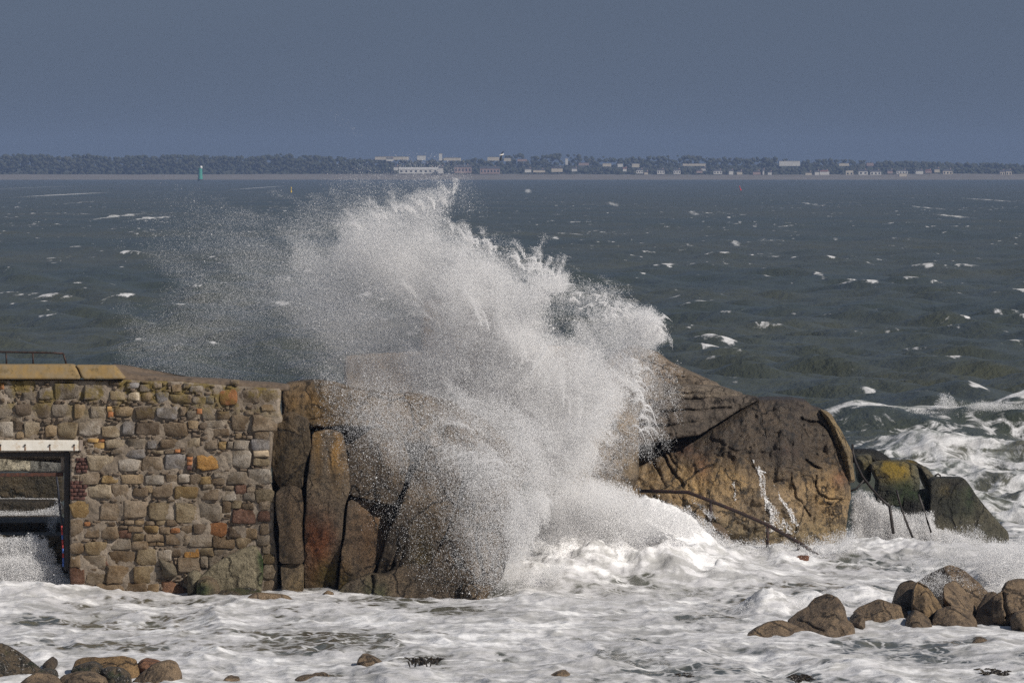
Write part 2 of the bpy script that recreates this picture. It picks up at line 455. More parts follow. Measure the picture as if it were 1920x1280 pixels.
def water_mat(name, near):
    t = NT(name)
    wp = t.n('NewGeometry').outputs['Position']
    foam_a = t.attr('foam')
    if near:
        body = t.mix(t.rng(t.noise(wp, 0.25, 4), 0.35, 0.65), (0.075, 0.076, 0.056), (0.105, 0.104, 0.082))
        warp = t.noise(t.n('VectorMath', {0: wp, 1: (0.55, 0.30, 0.6)}, operation='MULTIPLY').outputs[0], 1.0, 7, 0.62, 0.9)
        lace = t.voro(t.n('VectorMath', {0: wp, 1: (2.6, 1.3, 2.6)}, operation='MULTIPLY').outputs[0], 1.0, 'DISTANCE_TO_EDGE')
        f = t.math('ADD', foam_a, t.math('MULTIPLY', t.math('SUBTRACT', warp, 0.5), 1.9))
        f = t.math('SUBTRACT', f, t.math('MULTIPLY', t.rng(lace, 0.02, 0.35), 0.20))
        mask = t.rng(f, 0.28, 0.56)
        wv2 = t.n('VectorMath', {0: wp, 1: t.n('VectorMath', {0: t.n('TexNoise', {'Vector': wp, 'Scale': 1.1, 'Detail': 5.0}).outputs['Color'], 1: (1.5, 1.5, .5)}, operation='MULTIPLY').outputs[0]}, operation='ADD').outputs[0]
        fil = t.voro(t.n('VectorMath', {0: wv2, 1: (2.2, 1.2, 2.0)}, operation='MULTIPLY').outputs[0], 1.0, 'DISTANCE_TO_EDGE')
        fil = t.math('MULTIPLY', t.rng(fil, 0.11, 0.02), t.rng(f, -0.25, 0.22))
        mask = t.math('MAXIMUM', mask, t.math('MULTIPLY', fil, 0.85))
        thick = t.rng(f, 0.60, 1.25)
        fc = t.mix(thick, (0.56, 0.55, 0.555), (0.86, 0.85, 0.85))
        # strand-like streaks in the froth
        stv = t.n('VectorMath', {0: wp, 1: (0.85, 1.0, 2.0)}, operation='MULTIPLY').outputs[0]
        st = t.noise(stv, 2.2, 8, 0.68, 0.6)
        fc = t.mix(t.math('MULTIPLY', t.rng(st, 0.54, 0.40), 0.55), fc, (0.33, 0.325, 0.30))
        fl = t.noise(t.n('VectorMath', {0: wp, 1: (0.42, 0.60, 0.9)}, operation='MULTIPLY').outputs[0], 1.5, 9, 0.60, 1.1)
        fc = t.mix(t.math('MULTIPLY', t.rng(fl, 0.47, 0.36), 0.70), fc, (0.30, 0.295, 0.285))
        fc = t.mix(t.math('MULTIPLY', t.rng(fl, 0.53, 0.66), 0.85), fc, (0.90, 0.89, 0.88))
        bub = t.noise(wp, 7.0, 7, 0.7)
        nb = t.bump(t.noise(stv, 1.5, 8, 0.60), 0.7, 0.13)
        nb = t.bump(bub, 0.5, 0.03, nb)
        nw = t.bump(t.noise(t.n('VectorMath', {0: wp, 1: (1.0, 0.5, 1.0)}, operation='MULTIPLY').outputs[0], 3.0, 5), 0.35, 0.06)
        rw = 0.16
    else:
        body = t.mix(t.rng(t.noise(wp, 0.012, 4), 0.35, 0.65), (0.046, 0.056, 0.044), (0.068, 0.070, 0.045))
        body = t.mix(t.attr('silt'), body, (0.115, 0.112, 0.082))
        v1 = t.n('VectorMath', {0: wp, 1: (0.62, 0.17, 0.4)}, operation='MULTIPLY').outputs[0]
        caps = t.noise(v1, 1.0, 5, 0.60, 0.4)
        patch = t.noise(t.n('VectorMath', {0: wp, 1: (0.030, 0.010, 0.03)}, operation='MULTIPLY').outputs[0], 1.0, 3)
        brk = t.noise(wp, 1.6, 6, 0.7)
        f = t.math('ADD', caps, t.math('MULTIPLY', t.math('SUBTRACT', patch, 0.5), 0.30))
        f = t.math('ADD', f, t.math('MULTIPLY', t.attr('crest'), 0.10))
        f = t.rng(f, 0.656, 0.735)
        lace = t.voro(t.n('VectorMath', {0: wp, 1: (0.8, 0.35, 0.8)}, operation='MULTIPLY').outputs[0], 1.0, 'DISTANCE_TO_EDGE')
        brl = t.noise(t.n('VectorMath', {0: wp, 1: (0.80, 0.30, 0.8)}, operation='MULTIPLY').outputs[0], 1.6, 9, 0.68, 0.8)
        g = t.math('ADD', foam_a, t.math('MULTIPLY', t.math('SUBTRACT', brl, 0.5), 2.6))
        g = t.math('SUBTRACT', g, t.math('MULTIPLY', t.rng(lace, 0.02, 0.35), 0.25))
        g = t.rng(g, 0.44, 0.80)
        mask = t.math('MAXIMUM', f, g)
        fc = t.mix(t.rng(brk, 0.35, 0.65), (0.50, 0.49, 0.48), (0.80, 0.79, 0.78))
        fc = t.mix(t.math('MULTIPLY', t.rng(brl, 0.56, 0.40), t.rng(foam_a, 0.3, 0.5)), fc, (0.22, 0.235, 0.215))
        nb = t.bump(brk, 0.8, 0.12)
        nw = t.bump(t.noise(t.n('VectorMath', {0: wp, 1: (0.20, 0.085, 0.3)}, operation='MULTIPLY').outputs[0], 1.0, 5, 0.6, 0.5), 1.0, 0.7)
        nw = t.bump(t.noise(t.n('VectorMath', {0: wp, 1: (0.9, 0.45, 0.9)}, operation='MULTIPLY').outputs[0], 1.5, 8, 0.62), 0.9, 0.32, nw)
        rw = 0.26
    wat = t.n('BsdfPrincipled', {'Base Color': body, 'Roughness': rw, 'IOR': 1.33, 'Normal': nw})
    fo = t.n('BsdfPrincipled', {'Base Color': fc, 'Roughness': 0.7, 'Normal': nb, 'Specular IOR Level': 0.2})
    ms = t.n('MixShader', {0: mask, 1: wat.outputs[0], 2: fo.outputs[0]})
    t.t.links.new(ms.outputs[0], t.out.inputs['Surface'])
    return t.m


M['surf'] = water_mat('foaming surf', True)
M['sea'] = water_mat('open sea', False)

t = NT('white droplets')
d1 = t.n('BsdfDiffuse', {'Color': (0.88, 0.875, 0.875)})
d2 = t.n('BsdfTranslucent', {'Color': (0.88, 0.875, 0.875)})
ms = t.n('MixShader', {0: 0.25, 1: d1.outputs[0], 2: d2.outputs[0]})
t.t.links.new(ms.outputs[0], t.out.inputs['Surface'])
M['drops'] = t.m


def drops_group():
    g = bpy.data.node_groups.new('droplets', 'GeometryNodeTree')
    g.interface.new_socket('Geometry', in_out='INPUT', socket_type='NodeSocketGeometry')
    g.interface.new_socket('Geometry', in_out='OUTPUT', socket_type='NodeSocketGeometry')
    i, o = g.nodes.new('NodeGroupInput'), g.nodes.new('NodeGroupOutput')
    p = g.nodes.new('GeometryNodeMeshToPoints')
    a = g.nodes.new('GeometryNodeInputNamedAttribute')
    a.data_type = 'FLOAT'
    a.inputs['Name'].default_value = 'rad'
    s = g.nodes.new('GeometryNodeSetMaterial')
    s.inputs['Material'].default_value = M['drops']
    g.links.new(i.outputs[0], p.inputs['Mesh'])
    g.links.new(a.outputs['Attribute'], p.inputs['Radius'])
    g.links.new(p.outputs[0], s.inputs['Geometry'])
    g.links.new(s.outputs[0], o.inputs[0])
    return g


DROPS = drops_group()


def drops_obj(name, pts, rad, label=None, cat=None):
    me = mesh_np(name, pts, [])
    fattr(me, 'rad', rad)
    o = link(name, me, M['drops'])
    md = o.modifiers.new('droplets', 'NODES')
    md.node_group = DROPS
    return tag(o, label, cat, kind='stuff')


# ------------------------------------------------------------------ outlines -> solid rocks
def seg_dist(P, A, B):
    """distance of points to segments, and the nearest point"""
    best = np.full(len(P), 1e9)
    near = np.zeros_like(P)
    for a, b in zip(A, B):
        ab = b - a
        tt = np.clip(((P - a) @ ab) / max(ab @ ab, 1e-12), 0, 1)
        q = a + tt[:, None] * ab
        d = np.hypot(*(P - q).T)
        k = d < best
        best[k] = d[k]
        near[k] = q[k]
    return best, near


def inside(P, poly):
    x, y = P.T
    r = np.zeros(len(P), bool)
    a = poly
    b = np.roll(poly, -1, 0)
    for (x0, y0), (x1, y1) in zip(a, b):
        if y0 == y1:
            continue
        c = ((y0 > y) != (y1 > y)) & (x < (x1 - x0) * (y - y0) / (y1 - y0) + x0)
        r ^= c
    return r


def rough_outline(poly, step, amp, seed, corner=0.045):
    """round the corners a little, resample, and let the edge wander"""
    q = []
    n = len(poly)
    for i in range(n):
        p, a, b = poly[i], poly[i - 1], poly[(i + 1) % n]
        for w in (a, b):
            q.append(p + (w - p) * min(0.16, corner / max(np.hypot(*(w - p)), 1e-6)))
    q = np.array(q)
    out = []
    for i in range(len(q)):
        a, b = q[i], q[(i + 1) % len(q)]
        m = max(1, int(np.hypot(*(b - a)) / step))
        for k in range(m):
            out.append(a + (b - a) * k / m)
    out = np.array(out)
    d = np.roll(out, -1, 0) - np.roll(out, 1, 0)
    nn = np.stack([d[:, 1], -d[:, 0]], 1) / np.maximum(np.hypot(*d.T), 1e-9)[:, None]
    w = (fbm(out[:, 0] * 2.3 + seed * 3.1, out[:, 1] * 2.3, seed, 4, 0.6) - 0.5) * 2 * amp
    return out + nn * w[:, None]


class Rock:
    pass


def rock(name, outline, Y, mat, parent=None, base=None, thick=1.5, rnd=0.25, lean=0.25, bulge=0.15, amp=0.07, ns=1.1,
         cell=0.024, edge=0.025, cracks=(), seed=1, tint=None, facet=0.0, side=0.0):
    """a solid stone from the outline of its face: rounded rim, leaning uneven front, real thickness, closed back.
    cracks: (pixel polyline, width m, depth m); side: how fast the face turns away with x"""
    poly = pix(np.array(outline, float)[:, 0], np.array(outline, float)[:, 1], Y)[:, [0, 2]]
    poly = rough_outline(poly, max(cell * 2.0, 0.03), edge, seed)
    lo, hi = poly.min(0) - cell, poly.max(0) + cell
    nx, nz = int((hi[0] - lo[0]) / cell) + 2, int((hi[1] - lo[1]) / cell) + 2
    gx, gz = np.meshgrid(lo[0] + np.arange(nx) * cell, lo[1] + np.arange(nz) * cell)
    P = np.stack([gx.ravel(), gz.ravel()], 1)
    ins = inside(P, poly)
    I = np.arange(nx * nz).reshape(nz, nx)
    Q = np.stack([I[:-1, :-1], I[:-1, 1:], I[1:, 1:], I[1:, :-1]], -1).reshape(-1, 4)
    Q = Q[ins[Q].any(1)]
    used = np.unique(Q)
    remap = np.full(nx * nz, -1)
    remap[used] = np.arange(len(used))
    Q = remap[Q]
    P, ins = P[used], ins[used]
    d, near = seg_dist(P, poly, np.roll(poly, -1, 0))
    P = P.copy()
    P[~ins] = near[~ins]
    d[~ins] = 0
    x, z = P.T
    e = np.clip(d / rnd, 0, 1)
    prof = np.sqrt(np.clip(1 - (1 - e) ** 2, 0, 1))
    zb, xc = poly[:, 1].min(), poly[:, 0].mean()
    ctr0 = poly.mean(0)
    y = Y + rnd * 0.9 * (1 - prof) - bulge * sstep(0, d.max() + 1e-6, d) + lean * (z - zb) + side * (x - xc)
    y = y + (fbm(x * ns + seed * 7.3, z * ns + seed, seed * 1.7, 5, 0.52) - 0.5) * 2 * amp * (0.35 + 0.65 * prof) * 1.6
    y = y + (ridged(x * ns * 3.0 + seed, z * ns * 2.2, seed * 2.3, 4) - 0.5) * amp * 0.55
    y = y + (fbm(x * 9.0, z * 9.0, seed * 3.1, 3, .7) - 0.5) * min(0.05, amp * .7) + np.maximum(ridged(x * 2.1 + seed, z * 1.5, seed * 4.1, 3) - .80, 0) * amp * 2.2
    if facet:
        # a few flat cleavage faces meeting in edges
        r5 = np.random.default_rng(seed + 50)
        size = max(poly[:, 0].max() - poly[:, 0].min(), 0.3)
        best = np.full(len(x), -1e9)
        wx, wz = x + 0.10 * size * (fbm(x * 2.2, z * 2.2, seed + 8.0, 3) - .5), z + 0.10 * size * (fbm(x * 2.2, z * 2.2, seed + 9.0, 3) - .5)
        for k in range(7):
            cx2, cz2 = ctr0 + (poly[r5.integers(len(poly))] - ctr0) * r5.uniform(.1, .75)
            best = np.maximum(best, (wx - cx2) * r5.normal(0, facet) + (wz - cz2) * r5.normal(facet * .5, facet * .8) - abs(r5.normal(0, .05)) * size)
        y = y + best
    groove = np.zeros(len(x))
    for line, wd, dp in cracks:
        L = pix(np.array(line, float)[:, 0], np.array(line, float)[:, 1], Y)[:, [0, 2]]
        wob = (fbm(x * 5, z * 5, seed + 3.0, 3) - 0.5) * 0.09
        cd, _ = seg_dist(np.stack([x + wob, z + wob], 1), L[:-1], L[1:])
        wv = wd * (0.35 + 0.75 * fbm(x * 3.5, z * 3.5, seed + 4.0, 2))
        tl = np.exp(-(cd / wv) ** 2) * np.clip(fbm(x * 2.5, z * 2.5, seed + 6.0, 3) * 3.2 - .75, 0, 1)
        y = y + dp * 1.5 * tl
        groove = np.maximum(groove, tl)
    V = np.stack([x, y, z], 1)
    # closed back: rim edges swept back, then fanned
    E = np.concatenate([Q[:, [0, 1]], Q[:, [1, 2]], Q[:, [2, 3]], Q[:, [3, 0]]])
    key = np.sort(E, 1)
    uq, idx, cnt = np.unique(key, axis=0, return_index=True, return_counts=True)
    rim = E[idx[cnt == 1]]
    rv = np.unique(rim)
    r2 = np.full(len(V), -1)
    n0 = len(V)
    r2[rv] = n0 + np.arange(len(rv))
    back = V[rv].copy()
    ctr = np.array([xc, poly[:, 1].mean()])
    back[:, [0, 2]] = ctr + (back[:, [0, 2]] - ctr) * 0.86
    back[:, 1] = Y + thick + lean * (back[:, 2] - zb) * 0.6
    mid = V[rv].copy()
    mid[:, [0, 2]] = ctr + (mid[:, [0, 2]] - ctr) * 1.0
    mid[:, 1] = np.maximum(Y + thick * 0.45 + lean * (mid[:, 2] - zb), V[rv][:, 1] + .06)
    back[:, 1] = np.maximum(back[:, 1], mid[:, 1] + .15)
    n1 = n0 + len(rv)
    r1 = np.full(len(V), -1)
    r1[rv] = n1 + np.arange(len(rv))
    cidx = n1 + len(rv)
    cen = np.array([[ctr[0], max(Y + thick * 1.1 + lean * 0.3, back[:, 1].max()), ctr[1]]])
    V = np.concatenate([V, back, mid, cen])
    S1 = np.stack([rim[:, 1], rim[:, 0], r1[rim[:, 0]], r1[rim[:, 1]]], 1)
    S2 = np.stack([r1[rim[:, 1]], r1[rim[:, 0]], r2[rim[:, 0]], r2[rim[:, 1]]], 1)
    T = np.stack([r2[rim[:, 1]], r2[rim[:, 0]], np.full(len(rim), cidx)], 1)
    base = np.zeros(3) if base is None else np.array(base, float)
    me = mesh_np(name, V - base, [Q, S1, S2, T])
    c = np.ones((len(V), 3))
    if tint is not None:
        c = tint(V[:, 0], V[:, 2], c)
    cattr(me, 'tint', np.clip(c, 0.02, 3))
    o = link(name, me, M[mat], parent)
    return o, (x, z, y[:len(x)])


def to_px(x, z, Y):
    return CX + x / Y * FPX, 318.0 + (CAMZ - z) / Y * FPX


def blob(px, py, cx, cy, rx, ry):
    return np.exp(-(((px - cx) / rx) ** 2 + ((py - cy) / ry) ** 2))


# ------------------------------------------------------------------ the sea
HEAPS = [  # px, py of the foot, distance, radius x, radius y, height (m): water thrown up or piled against the rock
    (1120, 985, 123.5, 2.0, 2.2, 1.05), (1000, 1000, 122.5, 1.0, 1.4, 0.90), (1260, 985, 124.5, 1.0, 1.5, 0.75),
    (1010, 1075, 119.5, 1.4, 1.0, 0.32), (1200, 1060, 121.0, 2.6, 1.6, 0.40), (1450, 1035, 125.5, 2.2, 1.5, 0.26),
    (1650, 1035, 127.5, 1.6, 1.6, 0.22), (1780, 1040, 126.0, 1.4, 2.2, 0.24), (1900, 1060, 122.0, 1.2, 2.0, 0.42),
    (30, 1085, 117.0, 1.3, 1.3, 0.25), (1440, 1150, 113.0, 0.45, 0.9, 0.42), (1520, 1140, 113.6, 0.7, 0.8, 0.34),
    (1620, 1110, 116.0, 1.0, 1.2, 0.30), (1870, 1090, 113.8, 0.9, 1.0, 0.75), (75, 1235, 101.5, 0.5, 0.7, 0.16),
    (1100, 1262, 99.5, 0.7, 0.5, 0.16), (1560, 1262, 99.4, 1.2, 0.5, 0.12), (960, 1140, 114.5, 1.5, 0.9, 0.14),
]


def near_h(x, y):
    w = fbm(x * 0.30 + 0.1 * y, y * 0.16, 2.0, 3)
    h = 0.30 * (ridged(x * 0.34 + w, y * 0.17 - 0.05 * x, 5.0, 4, 0.5) - 0.42)
    h = h + 0.13 * (ridged(x * 1.05 + y * 0.12 + 0.8 * w, y * 0.62, 11.0, 4, 0.55) - 0.42)
    h = h + 0.030 * (fbm(x * 4.5, y * 3.0, 4.0, 3) - 0.5)
    foam = 0.62 + 0.9 * (fbm(x * 0.42 + 5, y * 0.20, 21.0, 4) - 0.5) + 0.9 * h
    churn = 0.0
    for (px, py, Y, rx, ry, hh) in HEAPS:
        cx = (px - CX) / FPX * Y
        g = np.exp(-((x - cx) / rx) ** 2 - ((y - Y) / ry) ** 2)
        churn = churn + g * min(1.0, hh * 2.0)
        h = h + hh * g * (0.62 + 0.85 * fbm(x * 1.7, y * 1.2, 31.0, 4))
    churn = np.clip(churn, 0, 1)
    h = h + churn * 0.20 * (ridged(x * 2.6, y * 1.8, 41.0, 5, 0.62) - 0.4)
    foam = foam + 0.75 * churn
    # the far side of the shallows turns into open water to the right of the rock
    h = h + 0.12 * sstep(120, 128, y) * sstep(2.5, 4.5, x)
    h = h * sstep(88, 95, y)
    # grey-green lenses of bare water that the photograph shows
    for (px, py, rx, ry, a) in ((870, 1158, 1.0, 1.6, .75), (760, 1135, 1.1, .9, .55), (80, 1162, .5, 1.2, .45), (130, 1215, 1.2, .8, .55),
                                (300, 1127, 1.2, .8, .4), (1190, 1205, 1.1, .8, .35), (1560, 1105, 1.3, 1.1, .55), (1520, 1045, 1.0, .8, .35),
                                (1260, 1230, 1.5, .7, .3), (1330, 1165, .8, 1.4, .5), (1780, 1210, 1.6, .6, .3), (1900, 1062, .5, 1.2, .5), (600, 1200, 1.6, .8, .25)):
        Y = seaY(py)
        foam = foam - a * np.exp(-((x - (px - CX) / FPX * Y) / rx) ** 2 - ((y - Y) / ry) ** 2)
    return h, foam


WAVES = []
for lam, amp, n in ((24, .11, 3), (13, .12, 4), (8, .14, 5), (4.8, .115, 6), (2.9, .075, 6), (1.7, .04, 6)):
    for k in range(n):
        WAVES.append((lam * RNG.uniform(.82, 1.22), amp / math.sqrt(n) * 1.5, math.radians(RNG.normal(205, 34)), RNG.uniform(0, 6.28)))
FOAMSPOTS = [  # px, py, half width px, strength: whitecaps one can point to
    (125, 365, 34, 1.1), (205, 408, 16, .9), (235, 404, 20, 1.0), (285, 410, 32, 1.1), (100, 482, 32, .7), (1240, 498, 24, 1.0), (1440, 449, 60, .6),
    (1378, 455, 20, .9), (268, 638, 30, .8), (1785, 405, 26, 1.0), (1312, 607, 32, .8), (990, 358, 14, 1.0), (1150, 383, 22, .8), (1040, 447, 16, .8),
    (1535, 517, 16, .9), (1630, 725, 26, .9), (1900, 640, 26, 1.0), (1300, 400, 22, .7), (1520, 383, 14, .8), (1850, 375, 24, .8), (1600, 690, 16, .4),
    (1290, 462, 18, .6), (1130, 560, 16, .5), (60, 352, 14, .8), (490, 352, 16, .9), (35, 508, 16, .6), (1700, 655, 16, .5), (1740, 390, 14, .9),
    (150, 380, 10, .8), (1010, 445, 10, .7), (1680, 462, 14, .6), (1800, 530, 14, .5), (1830, 690, 14, .5), (1200, 480, 12, .5), (880, 395, 10, .7),
]


def far_h(x, y, dy):
    h = np.zeros_like(x)
    for lam, a, th, ph in WAVES:
        k = 2 * math.pi / lam
        s = np.sin(k * (x * math.cos(th) + y * math.sin(th)) + ph + 2.2 * (fbm(x / 40, y / 40, lam, 2) - .5) * 2)
        h = h + a * np.clip(lam / (2.5 * dy) - 1, 0, 1) * (1.5 * np.exp(1.1 * (s - 1)) - .75 + .25 * s)
    h = 1.1 * h * (0.65 + 0.7 * fbm(x / 60, y / 90, 9.0, 2))
    crest = np.clip(h / 0.5, -1, 1.5)
    foam = np.zeros_like(x)
    for px, py, w, s in FOAMSPOTS:
        Y = seaY(py)
        cx = (px - CX) / FPX * Y
        rw = 0.5 * w / FPX * Y
        rd = max(rw * 0.9, 4.5 / FPX * Y * Y / CAMZ)
        g = np.exp(-((x - cx - 0.35 * (y - Y) * rw / rd) / rw) ** 2 - ((y - Y) / rd) ** 2)
        foam = foam + s * g
        h = h + 0.10 * s * g * min(1.0, rw)
    # the swell breaking beyond the headland: one long crest and broken water inshore of it
    xr = (1560 - CX) / FPX * 190
    line = 196 + 0.45 * (x - 11) + 3.0 * (fbm(x * .25, x * 0, 3.0, 3) - .5)
    rise = sstep(xr - 2.0, xr + 2.5, x)
    d = y - line
    face = np.where(d < 0, np.exp(-(d / 5.5) ** 2), np.exp(-(d / 3.0) ** 2))
    size = 0.55 + 0.55 * sstep(12, 17, x)
    h = h + rise * size * face * (0.8 + 0.5 * fbm(x * .7, y * .5, 8.0, 3))
    foam = foam + rise * (1.25 * np.exp(-((d - 0.4) / 1.3) ** 2) + 0.50 * np.exp(-((d + 5) / 6.0) ** 2))
    h2 = y - (172 + 0.5 * (x - 11))
    h = h + rise * 0.55 * np.exp(-(h2 / 4.0) ** 2) * (0.5 + fbm(x * .5, y * .3, 12.0, 3))
    foam = foam + rise * 0.35 * np.exp(-((h2 - 1) / 2.2) ** 2)
    shallow = (1 - sstep(176, 196, y + 4 * (fbm(x * .2, y * .1, 5.0, 3) - .5))) * rise
    h = h + shallow * 0.45 * (ridged(x * .55, y * .22, 17.0, 4) - .4)
    foam = foam + shallow * (0.84 + 1.0 * (fbm(x * .6, y * .25, 6.0, 4) - .5))
    return h, foam, crest, shallow


def fan(ys, ts):
    y = np.repeat(ys, len(ts)).reshape(len(ys), len(ts))
    return y * ts[None, :], y


def grid_quads(r, c):
    I = np.arange(r * c).reshape(r, c)
    return np.stack([I[:-1, :-1], I[:-1, 1:], I[1:, 1:], I[1:, :-1]], -1).reshape(-1, 4)


def t_cols(n, inner=0.104, outer=1.3, m=14):
    side = np.linspace(inner, outer ** 0.5, m + 1)[1:]
    side = inner + (outer - inner) * (np.arange(1, m + 1) / m) ** 3
    return np.concatenate([-side[::-1], np.linspace(-inner, inner, n), side])


SPLIT = 140.0
ts = t_cols(600)
ys = np.concatenate([np.linspace(60, 94, 18, endpoint=False), np.linspace(94, SPLIT, 560)])
X, Yg = fan(ys, ts)
H, F = near_h(X, Yg)
Hf, Ff, Cf, Sf = far_h(X, Yg, np.full_like(X, .3))
bl = sstep(SPLIT - 7, SPLIT, Yg)
left = 1 - sstep(-4, 9, X)                      # behind the wall and rock it is already open water
H = H * (1 - bl) + Hf * bl
F = F * (1 - bl) + (0.15 + 0.60 * Ff) * bl
me = mesh_np('surf', np.stack([X, Yg, H], -1).reshape(-1, 3), [grid_quads(*X.shape)])
fattr(me, 'foam', F.ravel())
tag(link('surf', me, M['surf']), 'white foaming surf over grey green shallows below the wall', kind='structure')

ts = t_cols(520)
ys = SPLIT * (5200.0 / SPLIT) ** (np.linspace(0, 1, 1100) ** 1.2)
X, Yg = fan(ys, ts)
DY = np.repeat(np.gradient(ys), len(ts)).reshape(X.shape)
Hf, Ff, Cf, Sf = far_h(X, Yg, DY)
Hf[0] = H[-1][0] if False else Hf[0]
me = mesh_np('sea', np.stack([X, Yg, Hf], -1).reshape(-1, 3), [grid_quads(*X.shape)])
fattr(me, 'foam', Ff.ravel())
fattr(me, 'crest', Cf.ravel())
fattr(me, 'silt', Sf.ravel())
tag(link('sea', me, M['sea']), 'dark grey green open sea with scattered whitecaps', kind='structure')

# the shore the photographer stands on, below the frame
ys = np.linspace(-30, 93, 32)
xs = np.linspace(-60, 60, 40)
X, Yg = np.meshgrid(xs, ys)
Z = 6.9 - 8.0 * sstep(-5, 88, Yg) + 0.5 * (fbm(X * .3, Yg * .3, 2.0, 4) - .5)
me = mesh_np('shore', np.stack([X, Yg, Z], -1).reshape(-1, 3), [grid_quads(*X.shape)])
cattr(me, 'tint', (1, 1, 1))
tag(link('shore', me, M['cliff']), kind='structure')

# ------------------------------------------------------------------ the far coast, 5 km off
LAND_Y = 4950.0
ys = np.array([4870, 4900, 4960, 5040, 5110, 5200, 5350, 5550, 5800, 6100.0])
zs = np.array([-1.5, -0.4, 1.4, 3.0, 4.6, 5.0, 7.5, 11.0, 13.0, 12.0])
xs = np.linspace(-900, 900, 181)
X, Yg = np.meshgrid(xs, ys)
Z = np.repeat(zs[:, None], len(xs), 1) + (fbm(X * .01, Yg * .01, 3.0, 3) - .5) * 1.6 * (Yg > 5100)
Yg = Yg + 25 * (fbm(X * .006, Yg * 0, 6.0, 2) - .5)
k = 4
me = mesh_np('beach', np.stack([X[:k + 1], Yg[:k + 1], Z[:k + 1]], -1).reshape(-1, 3), [grid_quads(k + 1, len(xs))])
tag(link('beach', me, M['sand']), 'long pale sand strip along the far shore', kind='structure')
me = mesh_np('coastal_land', np.stack([X[k:], Yg[k:], Z[k:]], -1).reshape(-1, 3), [grid_quads(len(ys) - k, len(xs))])
tag(link('coastal_land', me, M['land']), kind='structure')

# the far wood: one mass, made of many clumps
prof = np.array([(-200, 291), (0, 290), (70, 287), (120, 292), (160, 287), (200, 292), (260, 290), (330, 289), (420, 291), (480, 292), (520, 286), (570, 289), (640, 293), (700, 296), (800, 297),
                 (880, 296), (930, 294), (970, 287), (1010, 289), (1055, 284), (1090, 290), (1150, 294), (1230, 291), (1290, 289), (1340, 293), (1400, 295), (1450, 293), (1500, 300),
                 (1550, 296), (1600, 298), (1640, 301), (1700, 300), (1760, 303), (1830, 305), (1875, 304), (1920, 307), (2120, 308)], float)
ico = bmesh.new()
bmesh.ops.create_icosphere(ico, subdivisions=1, radius=1.0)
IV = np.array([v.co[:] for v in ico.verts])
IF = np.array([[v.index for v in f.verts] for f in ico.faces])
ico.free()


def clumps(name, items):
    V, Fc = [], []
    for n, (x, y, z, r, rz) in enumerate(items):
        j = RNG.uniform(0.72, 1.28, (len(IV), 1))
        V.append(IV * j * np.array([r, r, rz]) + np.array([x, y, z]))
        Fc.append(IF + n * len(IV))
    return mesh_np(name, np.concatenate(V), [np.concatenate(Fc)])


BR = []


def building(px0, px1, pt, pb, Y, wall, label, kind='flat', roof='slate', depth=9.0, bays=0, name='house', group='buildings on the far shore'):
    BR.append((px0, px1, pt, pb, Y))
    a, b = at(px0, pb, Y), at(px1, pt, Y)
    base = Vector(((a.x + b.x) / 2, Y + depth / 2, a.z - 1.2))
    o = thing(name, base, label, {'house': 'house', 'terrace': 'terrace', 'tower_block': 'tower', 'warehouse': 'warehouse'}[name], group)
    w, h = (b.x - a.x) / 2, b.z - base.z
    bm = bmesh.new()
    add_box(bm, (-w, -depth / 2, 0), (w, depth / 2, h * (0.72 if kind in ('gable', 'hip') else 0.94)))
    bm_obj('wall', bm, M[wall], o)
    bm = bmesh.new()
    if kind == 'flat':
        add_box(bm, (-w - .15, -depth / 2 - .15, h * .94 + .01), (w + .15, depth / 2 + .15, h))
        bm_obj('roof', bm, M['slate' if wall != 'render_white' else 'render_cream'], o)
    else:
        e, z0 = 0.3, h * .72 + .01
        ins = 0 if kind == 'gable' else min(w * .55, 3.0)
        v = [bm.verts.new(q) for q in ((-w - e, -depth / 2 - e, z0), (w + e, -depth / 2 - e, z0), (w + e, depth / 2 + e, z0), (-w - e, depth / 2 + e, z0), (-w - e + ins, 0, h), (w + e - ins, 0, h))]
        for f in ((0, 1, 5, 4), (2, 3, 4, 5), (1, 2, 5), (3, 0, 4), (3, 2, 1, 0)):
            bm.faces.new([v[k] for k in f])
        bm_obj('roof', bm, M[roof], o)
        bm = bmesh.new()
        add_box(bm, (w * .5, -.5, h * .8), (w * .5 + 1.0, .5, h + .9))
        bm_obj('chimney', bm, M['render_pink'], o)
    for k in range(bays):
        bm = bmesh.new()
        cx = -w + (k + .5) * 2 * w / bays
        add_box(bm, (cx - w / bays * .45, -depth / 2 - .05, h * .22), (cx + w / bays * .45, -depth / 2 + .1, h * .52))
        bm_obj('window', bm, M['glass'], o)
    return o


UP, DN = 5480.0, 5085.0
building(703, 766, 293.5, 297.5, UP, 'render_cream', 'longest pale flat-roofed building on the far skyline', name='warehouse', depth=20)
building(724, 737, 295.5, 300, UP - 20, 'render_white', 'small white block below the long skyline building', 'gable')
building(782, 798, 292, 298, UP, 'render_white', 'white stepped building just left of the pale tower', 'flat')
building(823, 829, 288, 299, UP, 'render_white', 'pale tower standing highest over the far town', name='tower_block', depth=6)
building(832, 864, 295.5, 299, UP, 'render_cream', 'low cream building stretching right from the pale tower', name='warehouse', depth=14)
building(738, 746, 311, 317, DN, 'render_white', 'white domed lodge at the left end of the white terrace', 'hip', roof='slate')
building(748, 830, 314, 323, DN, 'render_white', 'long white terrace of houses behind the far beach', 'gable', name='terrace', bays=9, roof='render_white')
building(822, 831, 311, 323, DN - 12, 'render_white', 'taller white house closing the long white terrace', 'gable', roof='slate')
building(852, 884, 309, 322, DN, 'render_pink', 'grey pink brick terrace right of the white terrace', 'gable', name='terrace', bays=5)
building(900, 937, 312, 323.5, DN, 'render_pink', 'gabled brick terrace below the flying bird', 'gable', name='terrace', bays=6)
